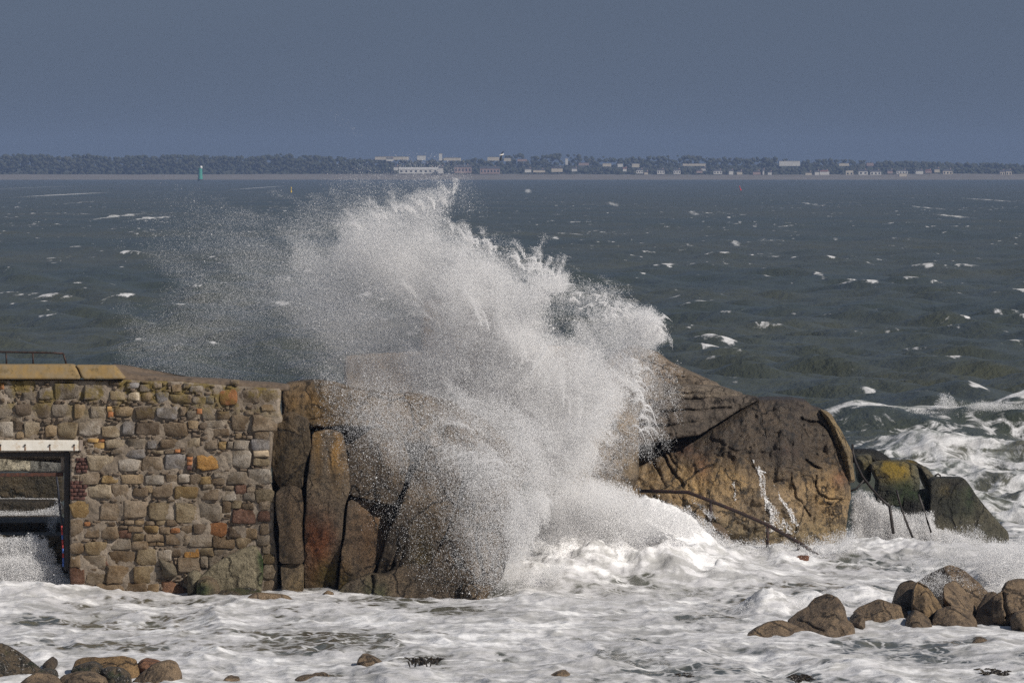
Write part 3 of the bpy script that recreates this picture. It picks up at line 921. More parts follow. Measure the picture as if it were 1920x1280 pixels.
building(914, 936, 294, 299, UP, 'render_cream', 'cream building on the skyline behind the bird', 'flat', name='warehouse', depth=14)
building(945, 958, 296, 300, UP, 'render_cream', 'cream block on the skyline just right of the bird', 'flat')
building(970, 988, 298, 300.5, UP, 'render_pink', 'low brick shed under the highest tree clump', 'flat', name='warehouse')
building(984, 996, 315, 321, DN, 'render_white', 'white cottage below the low brick shed', 'gable')
building(1000, 1022, 317, 321, DN, 'render_cream', 'long low cream bungalow right of a white cottage', 'hip')
building(1034, 1055, 313, 320, DN, 'render_cream', 'wide cream house left of the small pale tower', 'gable')
building(1060, 1065, 297, 307, UP, 'render_white', 'narrow pale tower among dark trees', name='tower_block', depth=5)
building(1072, 1082, 314, 319, DN, 'render_white', 'white cottage below the narrow pale tower', 'gable')
building(1085, 1104, 305, 308, UP, 'render_pink', 'low pink building right of the narrow pale tower', 'flat', name='warehouse')
building(1130, 1146, 306, 310, UP, 'render_cream', 'small cream building on the upper slope', 'flat')
building(1158, 1168, 307, 311, UP, 'render_white', 'small white building on the upper slope', 'flat')
building(1185, 1199, 306.5, 311.5, UP, 'render_cream', 'cream block above the pair of white gabled houses', 'flat')
building(1168, 1175, 314, 319, DN, 'render_white', 'tiny white house with a pointed gable', 'gable', roof='tile')
building(1193, 1206, 316.5, 323, DN, 'render_white', 'white double-fronted house below the cream block', 'hip', bays=3)
building(1208, 1215, 321, 325, DN, 'render_cream', 'low cream annexe right of the double-fronted house', 'hip')
building(1232, 1246, 317, 324, DN, 'render_white', 'first white villa of the matching pair', 'gable', bays=3)
building(1263, 1276, 317, 324, DN, 'render_white', 'second white villa of the matching pair', 'gable', bays=3)
building(1280, 1323, 306.5, 309, UP, 'render_cream', 'thin cream roofline on the upper slope above the villas', name='warehouse', depth=18)
building(1306, 1317, 318, 322, DN, 'render_pink', 'low brick house right of the white villas', 'hip')
building(1316, 1323, 314, 318, DN + 60, 'render_white', 'small white cottage above the low brick house', 'gable')
building(1338, 1354, 318, 324, DN, 'render_white', 'white house with a lower wing', 'hip', bays=3)
building(1367, 1375, 318, 325, DN, 'render_white', 'narrow white gabled house by the sand', 'gable')
building(1382, 1392, 320, 325, DN, 'render_cream', 'cream cottage right of the narrow gabled house', 'hip')
building(1412, 1426, 320, 325, DN, 'render_pink', 'pale brick cottages just left of the round dark bush', 'hip')
building(1430, 1433, 317, 325, DN, 'render_white', 'very narrow white gable end', 'gable')
building(1440, 1447, 321, 325.5, DN, 'render_white', 'white cottage left of the round dark bush', 'hip')
building(1461, 1500, 302, 309, UP, 'render_white', 'big white box building standing above the trees', name='warehouse', depth=18)
building(1510, 1522, 322, 326, DN, 'render_cream', 'low cream shed left of the red roofed house', 'hip')
building(1528, 1536, 320, 326, DN, 'render_white', 'white cottage touching the red roofed house', 'gable')
building(1537, 1555, 319, 326, DN, 'render_white', 'white house with a red roof', 'hip', roof='tile')
building(1573, 1592, 306, 309, UP, 'render_cream', 'cream building on the upper slope right of the big box', 'flat')
building(1586, 1600, 319, 327, DN, 'render_cream', 'tall cream house with a square front', 'flat', bays=2)
building(1610, 1627, 318, 326, DN, 'render_white', 'white house with two pointed gables', 'gable', bays=2)
building(1632, 1652, 319, 326.5, DN, 'render_white', 'wide white house with a sloping lower wing', 'gable', bays=3)
building(1625, 1638, 305, 309, UP, 'render_pink', 'brick building on the far skyline above the wide white house', 'flat')
building(1664, 1674, 318, 323, DN, 'render_pink', 'small brick cottage half hidden in shrubs', 'gable')
building(1681, 1702, 318, 324, DN, 'render_white', 'long white house above the beach hut', 'hip', bays=4)
building(1686, 1700, 325, 330, DN - 70, 'render_cream', 'cream beach hut standing down on the sand', 'flat')
building(1717, 1731, 318, 324, DN, 'render_white', 'white cottage right of the beach hut', 'gable', roof='slate')
building(1735, 1747, 318, 322, DN, 'render_pink', 'low brick cottage between two white houses', 'hip', roof='tile')
building(1752, 1762, 315, 321, DN + 30, 'render_cream', 'cream house with a tall pointed roof', 'hip')
building(1768, 1786, 317, 326, DN, 'render_cream', 'two storey cream house with a flat lower wing', 'hip', bays=3)
building(1875, 1884, 319, 327, DN, 'render_cream', 'first of two cream houses at the end of the beach', 'gable', bays=2)
building(1886, 1897, 318, 327, DN, 'render_cream', 'second of two cream houses at the end of the beach', 'gable', bays=2)

items = []
for i in range(12000):
    px = RNG.uniform(-600, 2500)
    Yd = RNG.choice([5130, 5190, 5260, 5380, 5500]) + RNG.uniform(-20, 20)
    town = sstep(600, 760, px)
    top = float(np.interp(px, prof[:, 0], prof[:, 1])) + RNG.uniform(0, 3)
    if town > 0.5 and Yd < 5300:
        py = RNG.uniform(314, 326)
        if RNG.random() < 0.25:
            continue
    elif town > .5:
        py = RNG.uniform(top, 314)
    else:
        py = RNG.uniform(top, 325)
    p = pix(px, py, Yd)
    r = RNG.uniform(0.9, 2.2)
    if any(a - 5 < px < b + 5 and c - 5 < py < d + 3 and Yd < YY + 15 for a, b, c, d, YY in BR):
        continue
    items.append((p[0], Yd, p[2] - r * 0.7, r * RNG.uniform(.9, 1.5), r))
me = clumps('far_woodland', items)
tag(link('far_woodland', me, M['trees']), 'hazy dark mass of trees along the far coast', 'woodland', kind='stuff')


# ------------------------------------------------------------------ sea marks and the bird
BY = 4400.0
p = at(375.5, 337.2, BY)
s = BY / FPX
o = thing('beacon_tower', (p.x, BY, -0.5), 'green sea beacon tower with white lantern standing off the far beach', 'lighthouse')


def lathe(name, prof, mat, parent, n=20):
    bm = bmesh.new()
    rings = [[bm.verts.new((r * math.cos(k * 2 * math.pi / n), r * math.sin(k * 2 * math.pi / n), z)) for k in range(n)] for r, z in prof]
    for A, B in zip(rings, rings[1:]):
        for k in range(n):
            bm.faces.new((A[k], A[(k + 1) % n], B[(k + 1) % n], B[k]))
    bm.faces.new(rings[0][::-1])
    bm.faces.new(rings[-1])
    return bm_obj(name, bm, M[mat], parent, False)


lathe('plinth', [(5.3 * s, 0), (5.3 * s, 3.6 * s), (4.6 * s, 4.6 * s)], 'plinth', o)
lathe('tower', [(4.5 * s, 4.6 * s), (4.0 * s, 14 * s), (3.7 * s, 23 * s)], 'green', o)
lathe('gallery', [(3.9 * s, 23.02 * s), (3.9 * s, 24.2 * s), (3.0 * s, 24.2 * s)], 'green', o)
bm = bmesh.new()
for k in range(10):
    a = k * 2 * math.pi / 10
    q = Vector((3.7 * s * math.cos(a), 3.7 * s * math.sin(a), 24.2 * s))
    add_tube(bm, [q, q + Vector((0, 0, 1.6 * s))], .05, 4)
bm_obj('gallery_railing', bm, M['green'], o)
ln = lathe('lantern', [(1.9 * s, 24.22 * s), (2.4 * s, 25.2 * s), (2.7 * s, 26.6 * s), (2.3 * s, 28.0 * s), (1.2 * s, 29.2 * s), (.3 * s, 29.8 * s)], 'lantern', o)
ln.location = (1.7 * s, -1.5 * s, 0)

Yb = seaY(361)
p = at(546, 361, Yb)
s = Yb / FPX
o = thing('yellow_buoy', (p.x, Yb, 0.0), 'yellow spar buoy floating on the choppy sea', 'buoy')
lathe('float', [(.6 * s, -1.5 * s), (1.5 * s, 0), (1.5 * s, 2.2 * s), (.7 * s, 3.0 * s)], 'yellow', o, 12)
lathe('spar', [(.75 * s, 3.01 * s), (.65 * s, 8.0 * s)], 'yellow', o, 10)
lathe('topmark', [(.9 * s, 8.02 * s), (1.15 * s, 8.8 * s), (.3 * s, 10.4 * s)], 'yellow', o, 10)
Yb = seaY(357)
p = at(1389, 357, Yb)
s = Yb / FPX
o = thing('red_buoy', (p.x, Yb, 0.0), 'red buoy heeling over on the choppy sea', 'buoy')
o.rotation_euler = (0, math.radians(-17), 0)
lathe('float', [(.5 * s, -1.5 * s), (1.6 * s, 0), (1.4 * s, 1.8 * s), (.7 * s, 2.6 * s)], 'red', o, 12)
lathe('spar', [(.7 * s, 2.61 * s), (.55 * s, 7.0 * s)], 'red', o, 10)
lathe('topmark', [(.8 * s, 7.02 * s), (.8 * s, 8.4 * s), (.2 * s, 8.8 * s)], 'red', o, 10)

# the bird: one continuous body with wings, banking in the wind
GY = 520.0
c = at(939, 291.5, GY)
s = GY / FPX
bm = bmesh.new()
head, tail = Vector((-2.6, -1.0, -.2)), Vector((5.0, 1.5, 2.0))
st = [(0, .15, -.1), (.06, .35, -.05), (.14, .70, .05), (.22, .78, .1), (.34, 1.15, 0), (.5, 1.35, 0), (.68, 1.05, 0), (.84, .6, 0), (.93, .75, 0), (1.0, .25, 0)]
ax = (tail - head).normalized()
sx = ax.cross(Vector((0, 1, 0))).normalized()
up = sx.cross(ax)
n = 10
rings = []
for q, r, dz in st:
    cc = head + (tail - head) * q + Vector((0, 0, dz))
    flat = 1.0 if q < .8 else (.5 if q < .95 else .3)
    rings.append([bm.verts.new(cc + (sx * math.cos(k * 2 * math.pi / n) * r * (1 if q < .9 else 1.5) + up * math.sin(k * 2 * math.pi / n) * r * flat)) for k in range(n)])
body_faces = []
for A, B in zip(rings, rings[1:]):
    for k in range(n):
        body_faces.append(bm.faces.new((A[k], A[(k + 1) % n], B[(k + 1) % n], B[k])))
bm.faces.new(rings[0][::-1])
bm.faces.new(rings[-1])
bm.faces.ensure_lookup_table()


def wing(sgn, path):
    # grow the wing out of the side faces of the body, section by section
    lo, hi = 4, 6
    k0 = 0 if sgn > 0 else n // 2
    ring = [rings[lo][(k0 - 1) % n], rings[lo][(k0 + 1) % n], rings[hi][(k0 + 1) % n], rings[hi][(k0 - 1) % n]]
    kill = [f for f in bm.faces if all(v in {rings[i][(k0 + j) % n] for i in (4, 5, 6) for j in (-1, 0, 1)} for v in f.verts)]
    loopv = [rings[4][(k0 - 1) % n], rings[4][k0], rings[4][(k0 + 1) % n], rings[5][(k0 + 1) % n], rings[6][(k0 + 1) % n], rings[6][k0], rings[6][(k0 - 1) % n], rings[5][(k0 - 1) % n]]
    bmesh.ops.delete(bm, geom=kill, context='FACES')
    prev = loopv
    for i, (cen, chord, th) in enumerate(path):
        cur = []
        cen = Vector(cen)
        for u, w in ((-1, -.6), (-1.1, 0), (-1, .6), (0, 1), (1, .5), (1.15, 0), (1, -.5), (0, -1)):
            cur.append(bm.verts.new(cen + ax * u * chord + Vector((0, -1, 0)) * w * th * sgn * -1))
        for k in range(8):
            f = bm.faces.new((prev[k], prev[(k + 1) % 8], cur[(k + 1) % 8], cur[k]))
            f.material_index = 1
        prev = cur
    f = bm.faces.new(prev)
    f.material_index = 1


wing(1 if sx.z > 0 else -1, [((1.2, -.6, 2.6), 1.1, .30), ((2.8, -1.2, 5.0), 1.0, .22), ((5.2, -1.4, 7.0), .65, .14), ((8.4, -1.0, 8.2), .15, .05)])
wing(-1 if sx.z > 0 else 1, [((.2, -.8, -2.8), 1.15, .30), ((-.2, -1.4, -5.6), 1.05, .22), ((-1.1, -1.8, -8.6), .7, .14), ((-2.4, -1.8, -11.4), .15, .05)])
for v in bm.verts:
    v.co *= s * 1.15
bmesh.ops.recalc_face_normals(bm, faces=bm.faces)
me = bpy.data.meshes.new('seabird')
bm.to_mesh(me)
bm.free()
me.materials.append(M['bird_white'])
me.materials.append(M['bird_black'])
me.polygons.foreach_set('use_smooth', np.ones(len(me.polygons), bool))
o = link('seabird', me)
o.location = c
tag(o, 'white seabird with dark wings banking over the far coast', 'bird')

# ------------------------------------------------------------------ the sea wall
WY = 117.72
wall_base = np.array([*pix(250, 1112, WY)[:1], WY, -0.2])
wall_base[0] = pix(250, 1112, WY)[0]
wall = thing('sea_wall', wall_base, 'rubble stone sea wall with an opening, patched with brick, under lichened coping', 'wall')
WB = Vector(wall_base.tolist())


def wtint(x, z, c):
    return c


def wpx(px, py, Y=WY):
    return at(px, py, Y) - WB


wall_poly = [(-260, 712), (236, 712), (330, 716), (420, 722), (500, 728), (527, 729), (524, 768), (530, 790), (512, 800), (508, 860), (506, 900), (514, 930), (514, 1000), (520, 1060), (520, 1125), (131, 1125),
             (131, 846), (-260, 846)]
o, _ = rock('mortar', wall_poly, WY + 0.005, 'mortar', wall, wall_base, thick=0.75, rnd=0.05, lean=0.0, bulge=0.0, amp=0.040, ns=3.4, cell=0.024, edge=0.02, seed=4)
o, _ = rock('mortar', [(-260, 846), (-150, 846), (-150, 1130), (-260, 1130)], WY + 0.005, 'mortar', wall, wall_base, thick=0.75, rnd=0.05, lean=0.0, bulge=0, amp=0.03, cell=0.04, seed=6)

PAL = {'g': (.195, .165, .132), 'l': (.300, .265, .225), 'w': (.55, .47, .36), 'b': (.150, .110, .072), 'd': (.085, .062, .044), 't': (.240, .175, .105), 'o': (.255, .175, .075),
       'r': (.27, .110, .036), 'q': (.36, .190, .048), 'k': (.115, .055, .038), 'u': (.205, .195, .195), 'n': (.205, .160, .115), 'p': (.275, .225, .160), 'm': (.185, .145, .090)}
STONES = '''0 8 718 730 r;9 28 728 749 l;43 65 713 732 t;40 66 735 750 g;74 100 727 750 g;100 150 716 750 g;156 200 717 749 g;202 228 712 724 d;205 236 730 751 m;236 262 717 728 u;
239 263 735 752 w;266 286 735 752 t;262 281 720 735 g;293 316 734 755 u;322 340 720 735 t;318 358 739 756 n;355 383 723 735 l;360 380 743 756 g;384 402 741 756 u;410 447 727 759 r;
450 487 730 758 n;490 522 730 756 m;488 526 758 771 t;286 304 716 728 n;344 354 718 728 g;430 448 712 722 n;
-14 22 757 785 g;28 60 756 781 d;60 93 755 783 n;95 134 758 783 g;137 167 757 785 t;169 202 760 784 l;213 250 762 781 t;252 290 761 786 d;292 335 761 786 u;350 369 770 786 g;379 405 768 786 g;
405 431 770 787 b;337 350 762 780 n;
-8 25 789 821 l;30 45 808 822 t;46 74 790 821 p;84 105 796 819 t;105 146 789 821 m;147 189 787 818 l;191 224 797 819 p;229 251 789 816 u;254 300 791 816 d;302 352 792 818 b;352 372 788 804 t;
388 420 789 801 g;433 470 776 807 b;471 522 776 809 n;28 46 789 806 d;374 388 792 804 d;390 430 803 818 b;
197 236 822 841 p;238 271 822 841 g;276 299 825 841 u;300 343 822 841 b;346 376 821 839 p;410 425 827 843 o;438 468 824 843 l;471 505 823 845 u;440 454 812 822 t;476 514 808 824 n;
380 408 824 842 n;426 437 826 842 g;
208 230 843 851 g;232 273 842 859 u;284 307 844 851 p;308 330 844 850 n;163 216 852 884 p;218 263 858 883 l;264 306 854 884 n;308 348 850 882 u;369 417 850 882 q;418 436 849 879 g;434 471 844 878 l;
474 508 857 874 m;365 385 842 850 g;
148 187 885 909 n;189 223 891 907 o;226 269 888 907 t;270 309 889 908 l;310 333 889 904 n;333 356 888 905 l;355 378 888 910 b;375 396 893 908 o;394 421 896 910 b;423 463 884 909 g;462 509 879 907 l;
400 424 884 895 g;
162 208 907 935 p;209 241 907 935 n;248 277 913 931 b;272 286 909 924 t;284 326 904 933 b;324 373 911 936 o;375 411 917 937 b;416 444 918 938 l;440 462 907 926 k;463 479 911 923 n;456 479 923 939 g;
478 515 917 944 m;380 400 906 917 g;418 438 910 919 n;
131 186 939 973 o;187 228 942 976 n;229 276 937 971 n;276 328 939 976 m;328 371 942 981 m;371 416 941 981 g;417 434 939 963 b;434 453 937 953 m;453 476 943 956 b;434 480 953 983 k;482 507 956 977 k;
484 508 938 956 n;
131 157 974 1008 n;157 170 978 986 r;159 187 985 1009 b;187 223 985 1011 n;222 246 993 1009 k;233 253 974 983 n;239 269 986 997 b;269 298 985 999 o;298 319 987 1001 n;319 338 989 999 r;340 361 984 1001 b;
362 389 981 1001 d;390 428 980 1006 r;427 456 986 1008 d;454 483 989 1010 t;485 508 979 1002 b;252 270 974 984 t;272 290 975 985 n;292 310 974 984 m;312 334 974 986 b;
249 270 999 1014 m;271 307 1001 1016 n;309 342 999 1023 b;343 356 1002 1023 n;353 399 1000 1026 g;399 441 1002 1028 b;442 479 1007 1029 p;478 507 1002 1023 g;131 159 1016 1038 n;159 205 1014 1041 m;
204 246 1009 1031 g;245 278 1013 1031 n;277 294 1014 1023 b;293 308 1016 1023 t;
296 323 1029 1051 l;321 339 1026 1044 b;343 374 1024 1046 q;373 401 1026 1043 m;401 426 1029 1043 g;427 467 1029 1049 g;491 514 1019 1038 g;206 256 1032 1056 b;255 294 1027 1059 m;149 197 1040 1064 g;
130 151 1039 1064 n;195 206 1051 1061 k;334 378 1043 1074 n;376 390 1042 1066 g;389 423 1040 1067 g;418 431 1041 1053 g;492 516 1037 1058 m;
130 159 1062 1096 k;159 201 1069 1097 g;199 247 1059 1095 n;248 294 1058 1094 m;345 361 1078 1096 b;492 518 1057 1087 g;493 519 1087 1112 n;180 236 1092 1112 b;234 276 1092 1112 b;274 298 1093 1114 t;
-250 -215 716 745 g;-212 -160 718 750 n;-158 -120 716 748 m;-118 -60 718 752 g;-58 -10 716 752 n;-250 -190 756 786 b;-186 -130 758 786 g;-126 -80 757 785 t;-76 -20 757 786 n;-250 -200 790 822 g;
-196 -150 790 820 m;-146 -96 790 821 l;-92 -50 789 820 n;-46 -12 790 821 b'''
BRICKS = [(164, 822, 184.5, 828.5, 'brick_y'), (186, 822, 195.5, 828, 'brick_o'), (175, 830, 196, 840.5, 'brick_y'), (201.5, 762, 209, 771, 'brick_y'), (203, 772.5, 212, 781.5, 'brick_o'),
          (369, 766.5, 379.5, 775, 'brick_o'), (351, 856, 360.5, 863.5, 'brick_o'), (351, 864.5, 360.5, 871.5, 'brick_o'), (351, 872.5, 359, 881, 'brick_r'), (474.5, 844.5, 504.5, 856, 'brick_c'),
          (328, 842, 337, 848, 'brick_o')]
yy = 858.0
r = 0
while yy < 934:
    h = 7.2
    if not 886 < yy < 899:
        xs0 = [(143, 152), (153, 163)] if r % 2 else [(143, 147.5), (148.5, 158), (159, 164)]
        if yy > 899:
            xs0 = [(132, 143), (144, 154), (155, 163)] if r % 2 else [(132, 137), (138, 148), (149, 160)]
        for a, b in xs0:
            BRICKS.append((a, yy, b, yy + h - 1.1, 'brick_r'))
    yy += h
    r += 1

taken = []
rs = np.random.default_rng(11)


def make_stone(name, x0, x1, y0, y1, mat, color=None, n=10, sq=None, proud=None, stuff=None):
    cx, cy, hw, hh = (x0 + x1) / 2, (y0 + y1) / 2, (x1 - x0) / 2 + 0.2, (y1 - y0) / 2 + 0.1
    sq = rs.uniform(0.20, 0.50) if sq is None else sq
    proud = rs.uniform(0.008, 0.042) if proud is None else proud
    a = (np.arange(n) + rs.uniform(-.2, .2, n) + .5) * 2 * np.pi / n
    ca, sa = np.cos(a), np.sin(a)
    jit = 1 + rs.uniform(-.15, .09, n)
    ox, oy = np.sign(ca) * np.abs(ca) ** sq * hw * jit, np.sign(sa) * np.abs(sa) ** sq * hh * jit
    tx, ty = rs.uniform(-.05, .05, 2)
    V = []
    for k, (sc, dep) in enumerate(((1.03, 0.06), (0.97, -proud * .55), (0.84, -proud))):
        for i in range(n):
            q = pix(cx + ox[i] * sc, cy + oy[i] * sc, WY)
            d = dep + (tx * ox[i] / 20 + ty * oy[i] / 20) * (k > 0) + rs.uniform(-.012, .012) * (k > 0)
            V.append((q[0], WY + d, q[2]))
    q = pix(cx + hw * .1 * rs.uniform(-1, 1), cy + hh * .1 * rs.uniform(-1, 1), WY)
    V.append((q[0], WY - proud - rs.uniform(0, .02), q[2]))
    Q = [[k * n + i, (k + 1) * n + i, (k + 1) * n + (i + 1) % n, k * n + (i + 1) % n] for k in range(2) for i in range(n)]
    T = [[2 * n + i, 3 * n, 2 * n + (i + 1) % n] for i in range(n)]
    V = np.array(V) - wall_base
    if stuff is not None:
        off = sum(len(v) for v in stuff[0])
        stuff[0].append(V)
        stuff[1].append(np.array(Q) + off)
        stuff[2].append(np.array(T) + off)
        return
    me = mesh_np(name, V, [np.array(Q), np.array(T)])
    o = link(name, me, M[mat], wall)
    if color is not None:
        k = rs.uniform(.88, 1.12)
        o.color = (*(min(1, (c * .84 + m * .16) * 1.2 * k) for c, m in zip(color, (.19, .155, .115))), 1)
    return o


nst = 0
for ent in STONES.replace('\n', '').split(';'):
    f = ent.split()
    x0, x1, y0, y1 = map(float, f[:4])
    make_stone('stone', x0, x1, y0, y1, 'stone', PAL[f[4]])
    taken.append((x0, x1, y0, y1))
    nst += 1
for x0, y0, x1, y1, m in BRICKS:
    make_stone('brick', x0 - .6, x1 + .6, y0 - .5, y1 + .5, m, n=8, sq=.16, proud=rs.uniform(.02, .05))
    taken.append((x0, x1, y0, y1))
# small pinnings wedged into the joints, too many and too small to pick apart
chips = ([], [], [])
tries = 0
poly_w = np.array(wall_poly, float)
while tries < 16000 and len(chips[0]) < 640:
    tries += 1
    w, h = rs.uniform(4, 17), rs.uniform(3, 8)
    x0, y0 = rs.uniform(-100, 518 - w), rs.uniform(714, 1108)
    if any(x0 + w > a + 1.0 and x0 < b - 1.0 and y0 + h > c + 1.0 and y0 < d - 1.0 for a, b, c, d in taken):
        continue
    if not inside(np.array([[x0, y0], [x0 + w, y0], [x0 + w, y0 + h], [x0, y0 + h]]), poly_w).all():
        continue
    make_stone('pinning_stone', x0, x0 + w, y0, y0 + h, None, n=8, proud=rs.uniform(.0, .04), stuff=chips)
    taken.append((x0, x0 + w, y0, y0 + h))
me = mesh_np('pinning_stone', np.concatenate(chips[0]), [np.concatenate(chips[1]), np.concatenate(chips[2])])
o = tag(link('pinning_stone', me, M['stone'], wall), kind='stuff')
o.color = (.20, .155, .115, 1)
# the tilted stone that juts out near the foot, and the red one under it
rock('stone', [(297, 1047), (310, 1052), (326, 1058), (332, 1080), (308, 1084), (300, 1066)], WY - .16, 'pale', wall, wall_base, thick=.5, rnd=.08, lean=.05, bulge=.05, amp=.03, cell=.02, seed=8, side=-.25,
     tint=lambda x, z, c: c * np.array([.62, .60, .62]))
rock('stone', [(300, 1086), (318, 1084), (336, 1094), (350, 1104), (352, 1122), (300, 1122)], WY - .10, 'boulder', wall, wall_base, thick=.5, rnd=.10, lean=.15, bulge=.05, amp=.03, cell=.02, seed=9,
     tint=lambda x, z, c: c * np.array([.95, .66, .55]))
# plaster left on the brick jamb
rock('plaster', [(132, 846), (146, 846), (150, 856), (143, 870), (142, 884), (136, 886), (132, 880)], WY - .02, 'mortar', wall, wall_base, thick=.1, rnd=.02, lean=0, bulge=0, amp=.01, cell=.015, seed=10)


def slab_px(name, pts, Y0, Y1, mat, parent, base, bev=.025):
    """a solid block: front outline in pixels at distance Y0, carried back to Y1"""
    bm = bmesh.new()
    f = [bm.verts.new(at(px, py, Y0) - base) for px, py in pts]
    b = [bm.verts.new(v.co + Vector((0, Y1 - Y0, 0))) for v in f]
    bm.faces.new(f)
    bm.faces.new(b[::-1])
    for i in range(len(f)):
        j = (i + 1) % len(f)
        bm.faces.new((f[j], f[i], b[i], b[j]))
    if bev:
        bmesh.ops.bevel(bm, geom=list(bm.edges), offset=bev, segments=2, affect='EDGES')
    return bm_obj(name, bm, M[mat], parent)


# coping: two lichened slabs, then a sloped mortar top running down to the rock
def coping(pts, seed):
    o, _ = rock('coping_slab', pts, WY - .16, 'pale', wall, wall_base, thick=.95, rnd=.05, lean=.55, bulge=0, amp=.014, ns=3, cell=.02, edge=.008, seed=seed)
    o.data.materials[0] = M['coping']


coping([(-260, 684), (136, 684), (143, 692), (152, 711), (-260, 711)], 2)
coping([(139, 685), (212, 685), (222, 696), (236, 711), (154, 711), (146, 693)], 3)
o, _ = rock('sloped_top', [(205, 684), (222, 690), (240, 700), (280, 706), (340, 709), (420, 714), (480, 720), (540, 723), (540, 733), (470, 730), (420, 725), (330, 719), (236, 715), (205, 712)], WY + .04, 'pale', wall,
            wall_base, thick=1.3, rnd=.06, lean=.8, bulge=.02, amp=.03, ns=2, cell=.022, edge=.02, seed=12)
o.data.materials[0] = M['topping']

# white fascia board over the opening, with four rusting bolts
slab_px('fascia_board', [(-260, 825), (147, 825), (147, 845), (-260, 845.5)], WY - .14, WY + .04, 'white', wall, WB, .012)
slab_px('cement_pad', [(147.5, 824), (155, 825), (154, 845), (147.5, 845)], WY - .10, WY + .05, 'cement', wall, WB, .015)
for px in (1, 47, 93.5, 139, -46, -92):
    bm = bmesh.new()
    q = wpx(px, 834, WY - .142)
    add_tube(bm, [q + Vector((0, .01, 0)), q + Vector((0, -.028, 0))], .020, 8)
    b = bm_obj('bolt', bm, M['blackmetal'], wall)
    bm = bmesh.new()
    q2 = wpx(px, 844.5, WY - .146)
    hw = .010
    vs = [bm.verts.new(w) for w in (q + Vector((-hw, -.004, -.015)), q + Vector((hw, -.004, -.015)), Vector((q.x + hw * 1.5, q2.y, q2.z)), Vector((q.x - hw * 1.2, q2.y, q2.z)))]
    bm.faces.new(vs)
    bm_obj('rust_streak', bm, M['rustdark'], b)

# the metal frame in the opening
rail_b = at(60, 1062, WY + .25)
frame = thing('metal_frame', rail_b, 'dark metal frame with a rusty crossbar filling the wall opening', 'frame')


def bar(name, px0, py0, px1, py1, Y, th, mat, parent, base, depth=None):
    a, b = at(px0, py0, Y) - base, at(px1, py1, Y) - base
    d = (b - a)
    L = d.length
    bm = bmesh.new()
    dp = depth or th
    add_box(bm, (0, -dp / 2, -th / 2), (L, dp / 2, th / 2), th * .12)
    ang = math.atan2(d.z, d.x)
    for v in bm.verts:
        x, z = v.co.x, v.co.z
        v.co = Vector((a.x + x * math.cos(ang) - z * math.sin(ang), a.y + v.co.y, a.z + x * math.sin(ang) + z * math.cos(ang)))
    return bm_obj(name, bm, M[mat], parent)


bar('top_bar', -150, 853, 121, 851.5, WY + .25, .085, 'blackmetal', frame, rail_b)
bar('crossbar', -150, 891, 119, 889, WY + .27, .075, 'rust', frame, rail_b)
bar('post', 126, 846, 125, 1068, WY + .22, .115, 'blackmetal', frame, rail_b)
slab_px('glazing_bead', [(114, 856), (120, 857), (120, 886), (114.5, 886)], WY + .35, WY + .38, 'cement', frame, rail_b, 0)
bm = bmesh.new()
add_tube(bm, [at(106, 893, WY + .2), at(109, 915, WY + .17), at(112, 950, WY + .17), at(116, 985, WY + .18)], .022, 8)
o = bm_obj('cable', bm, M['cable'], None, True)
tag(o, 'dark cable hanging from the rusty crossbar in the opening', 'cable')
o = thing('rope', at(118, 1062, WY + .15), 'red and blue rope dangling below the dark cable beside the wall', 'rope')
for k in range(9):
    bm = bmesh.new()
    t0, t1 = k / 9, (k + 1) / 9
    f = lambda t: at(115.5 + 3.2 * math.sin(t * 1.7), 985 + 77 * t, WY + .16) - o.location
    add_tube(bm, [f(t0), f((t0 + t1) / 2), f(t1)], .019, 8)
    bm_obj('rope_length', bm, M['rope_blue' if k in (2, 5, 7, 8) else 'rope_red'], o, True)

# steps climbing inside the opening, with water running down them
stp = thing('concrete_steps', at(50, 1095, 119.4), 'weed-stained concrete steps rising behind the wall opening', 'steps')
SB = stp.location
X0 = -240


def step(pts, Y0, Y1, seed, mat='block', tintc=(1, 1, 1), name='step'):
    o, g = rock(name, pts, Y0, mat, stp, np.array(SB), thick=Y1 - Y0, rnd=.05, lean=.04, bulge=0, amp=.035, ns=2, cell=.03, edge=.015, seed=seed, tint=lambda x, z, c: c * np.array(tintc))
    return o


def dark(c):
    return tuple(v * .62 for v in c)


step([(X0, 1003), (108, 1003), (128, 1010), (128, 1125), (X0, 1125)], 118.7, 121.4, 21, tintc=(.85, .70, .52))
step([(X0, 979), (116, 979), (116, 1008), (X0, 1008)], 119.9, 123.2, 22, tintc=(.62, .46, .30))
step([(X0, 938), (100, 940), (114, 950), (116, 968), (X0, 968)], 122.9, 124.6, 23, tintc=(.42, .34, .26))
step([(X0, 889), (116, 889), (120, 941), (X0, 941)], 124.0, 124.9, 24, tintc=(.75, .62, .48), name='retaining_wall')
step([(X0, 852), (56, 852), (56, 884), (X0, 884)], 126.6, 127.0, 25, 'pale', (2.3, 2.4, 2.7), 'parapet')
step([(50, 856), (122, 868), (122, 886), (50, 886)], 126.9, 127.3, 26, 'pale', (1.1, 1.25, 1.7), 'parapet')
# rail on top of the wall
rb = at(60, 686, WY + .55)
rail = thing('guard_rail', rb, 'thin rusty guard rail standing on the lichened coping', 'railing')


def tube_px(name, pts, Y, r, mat, parent, base, n=8, smooth=True):
    Ys = Y if isinstance(Y, (list, tuple)) else [Y] * len(pts)
    bm = bmesh.new()
    add_tube(bm, [at(px, py, yy) - base for (px, py), yy in zip(pts, Ys)], r, n)
    return bm_obj(name, bm, M[mat], parent, smooth)


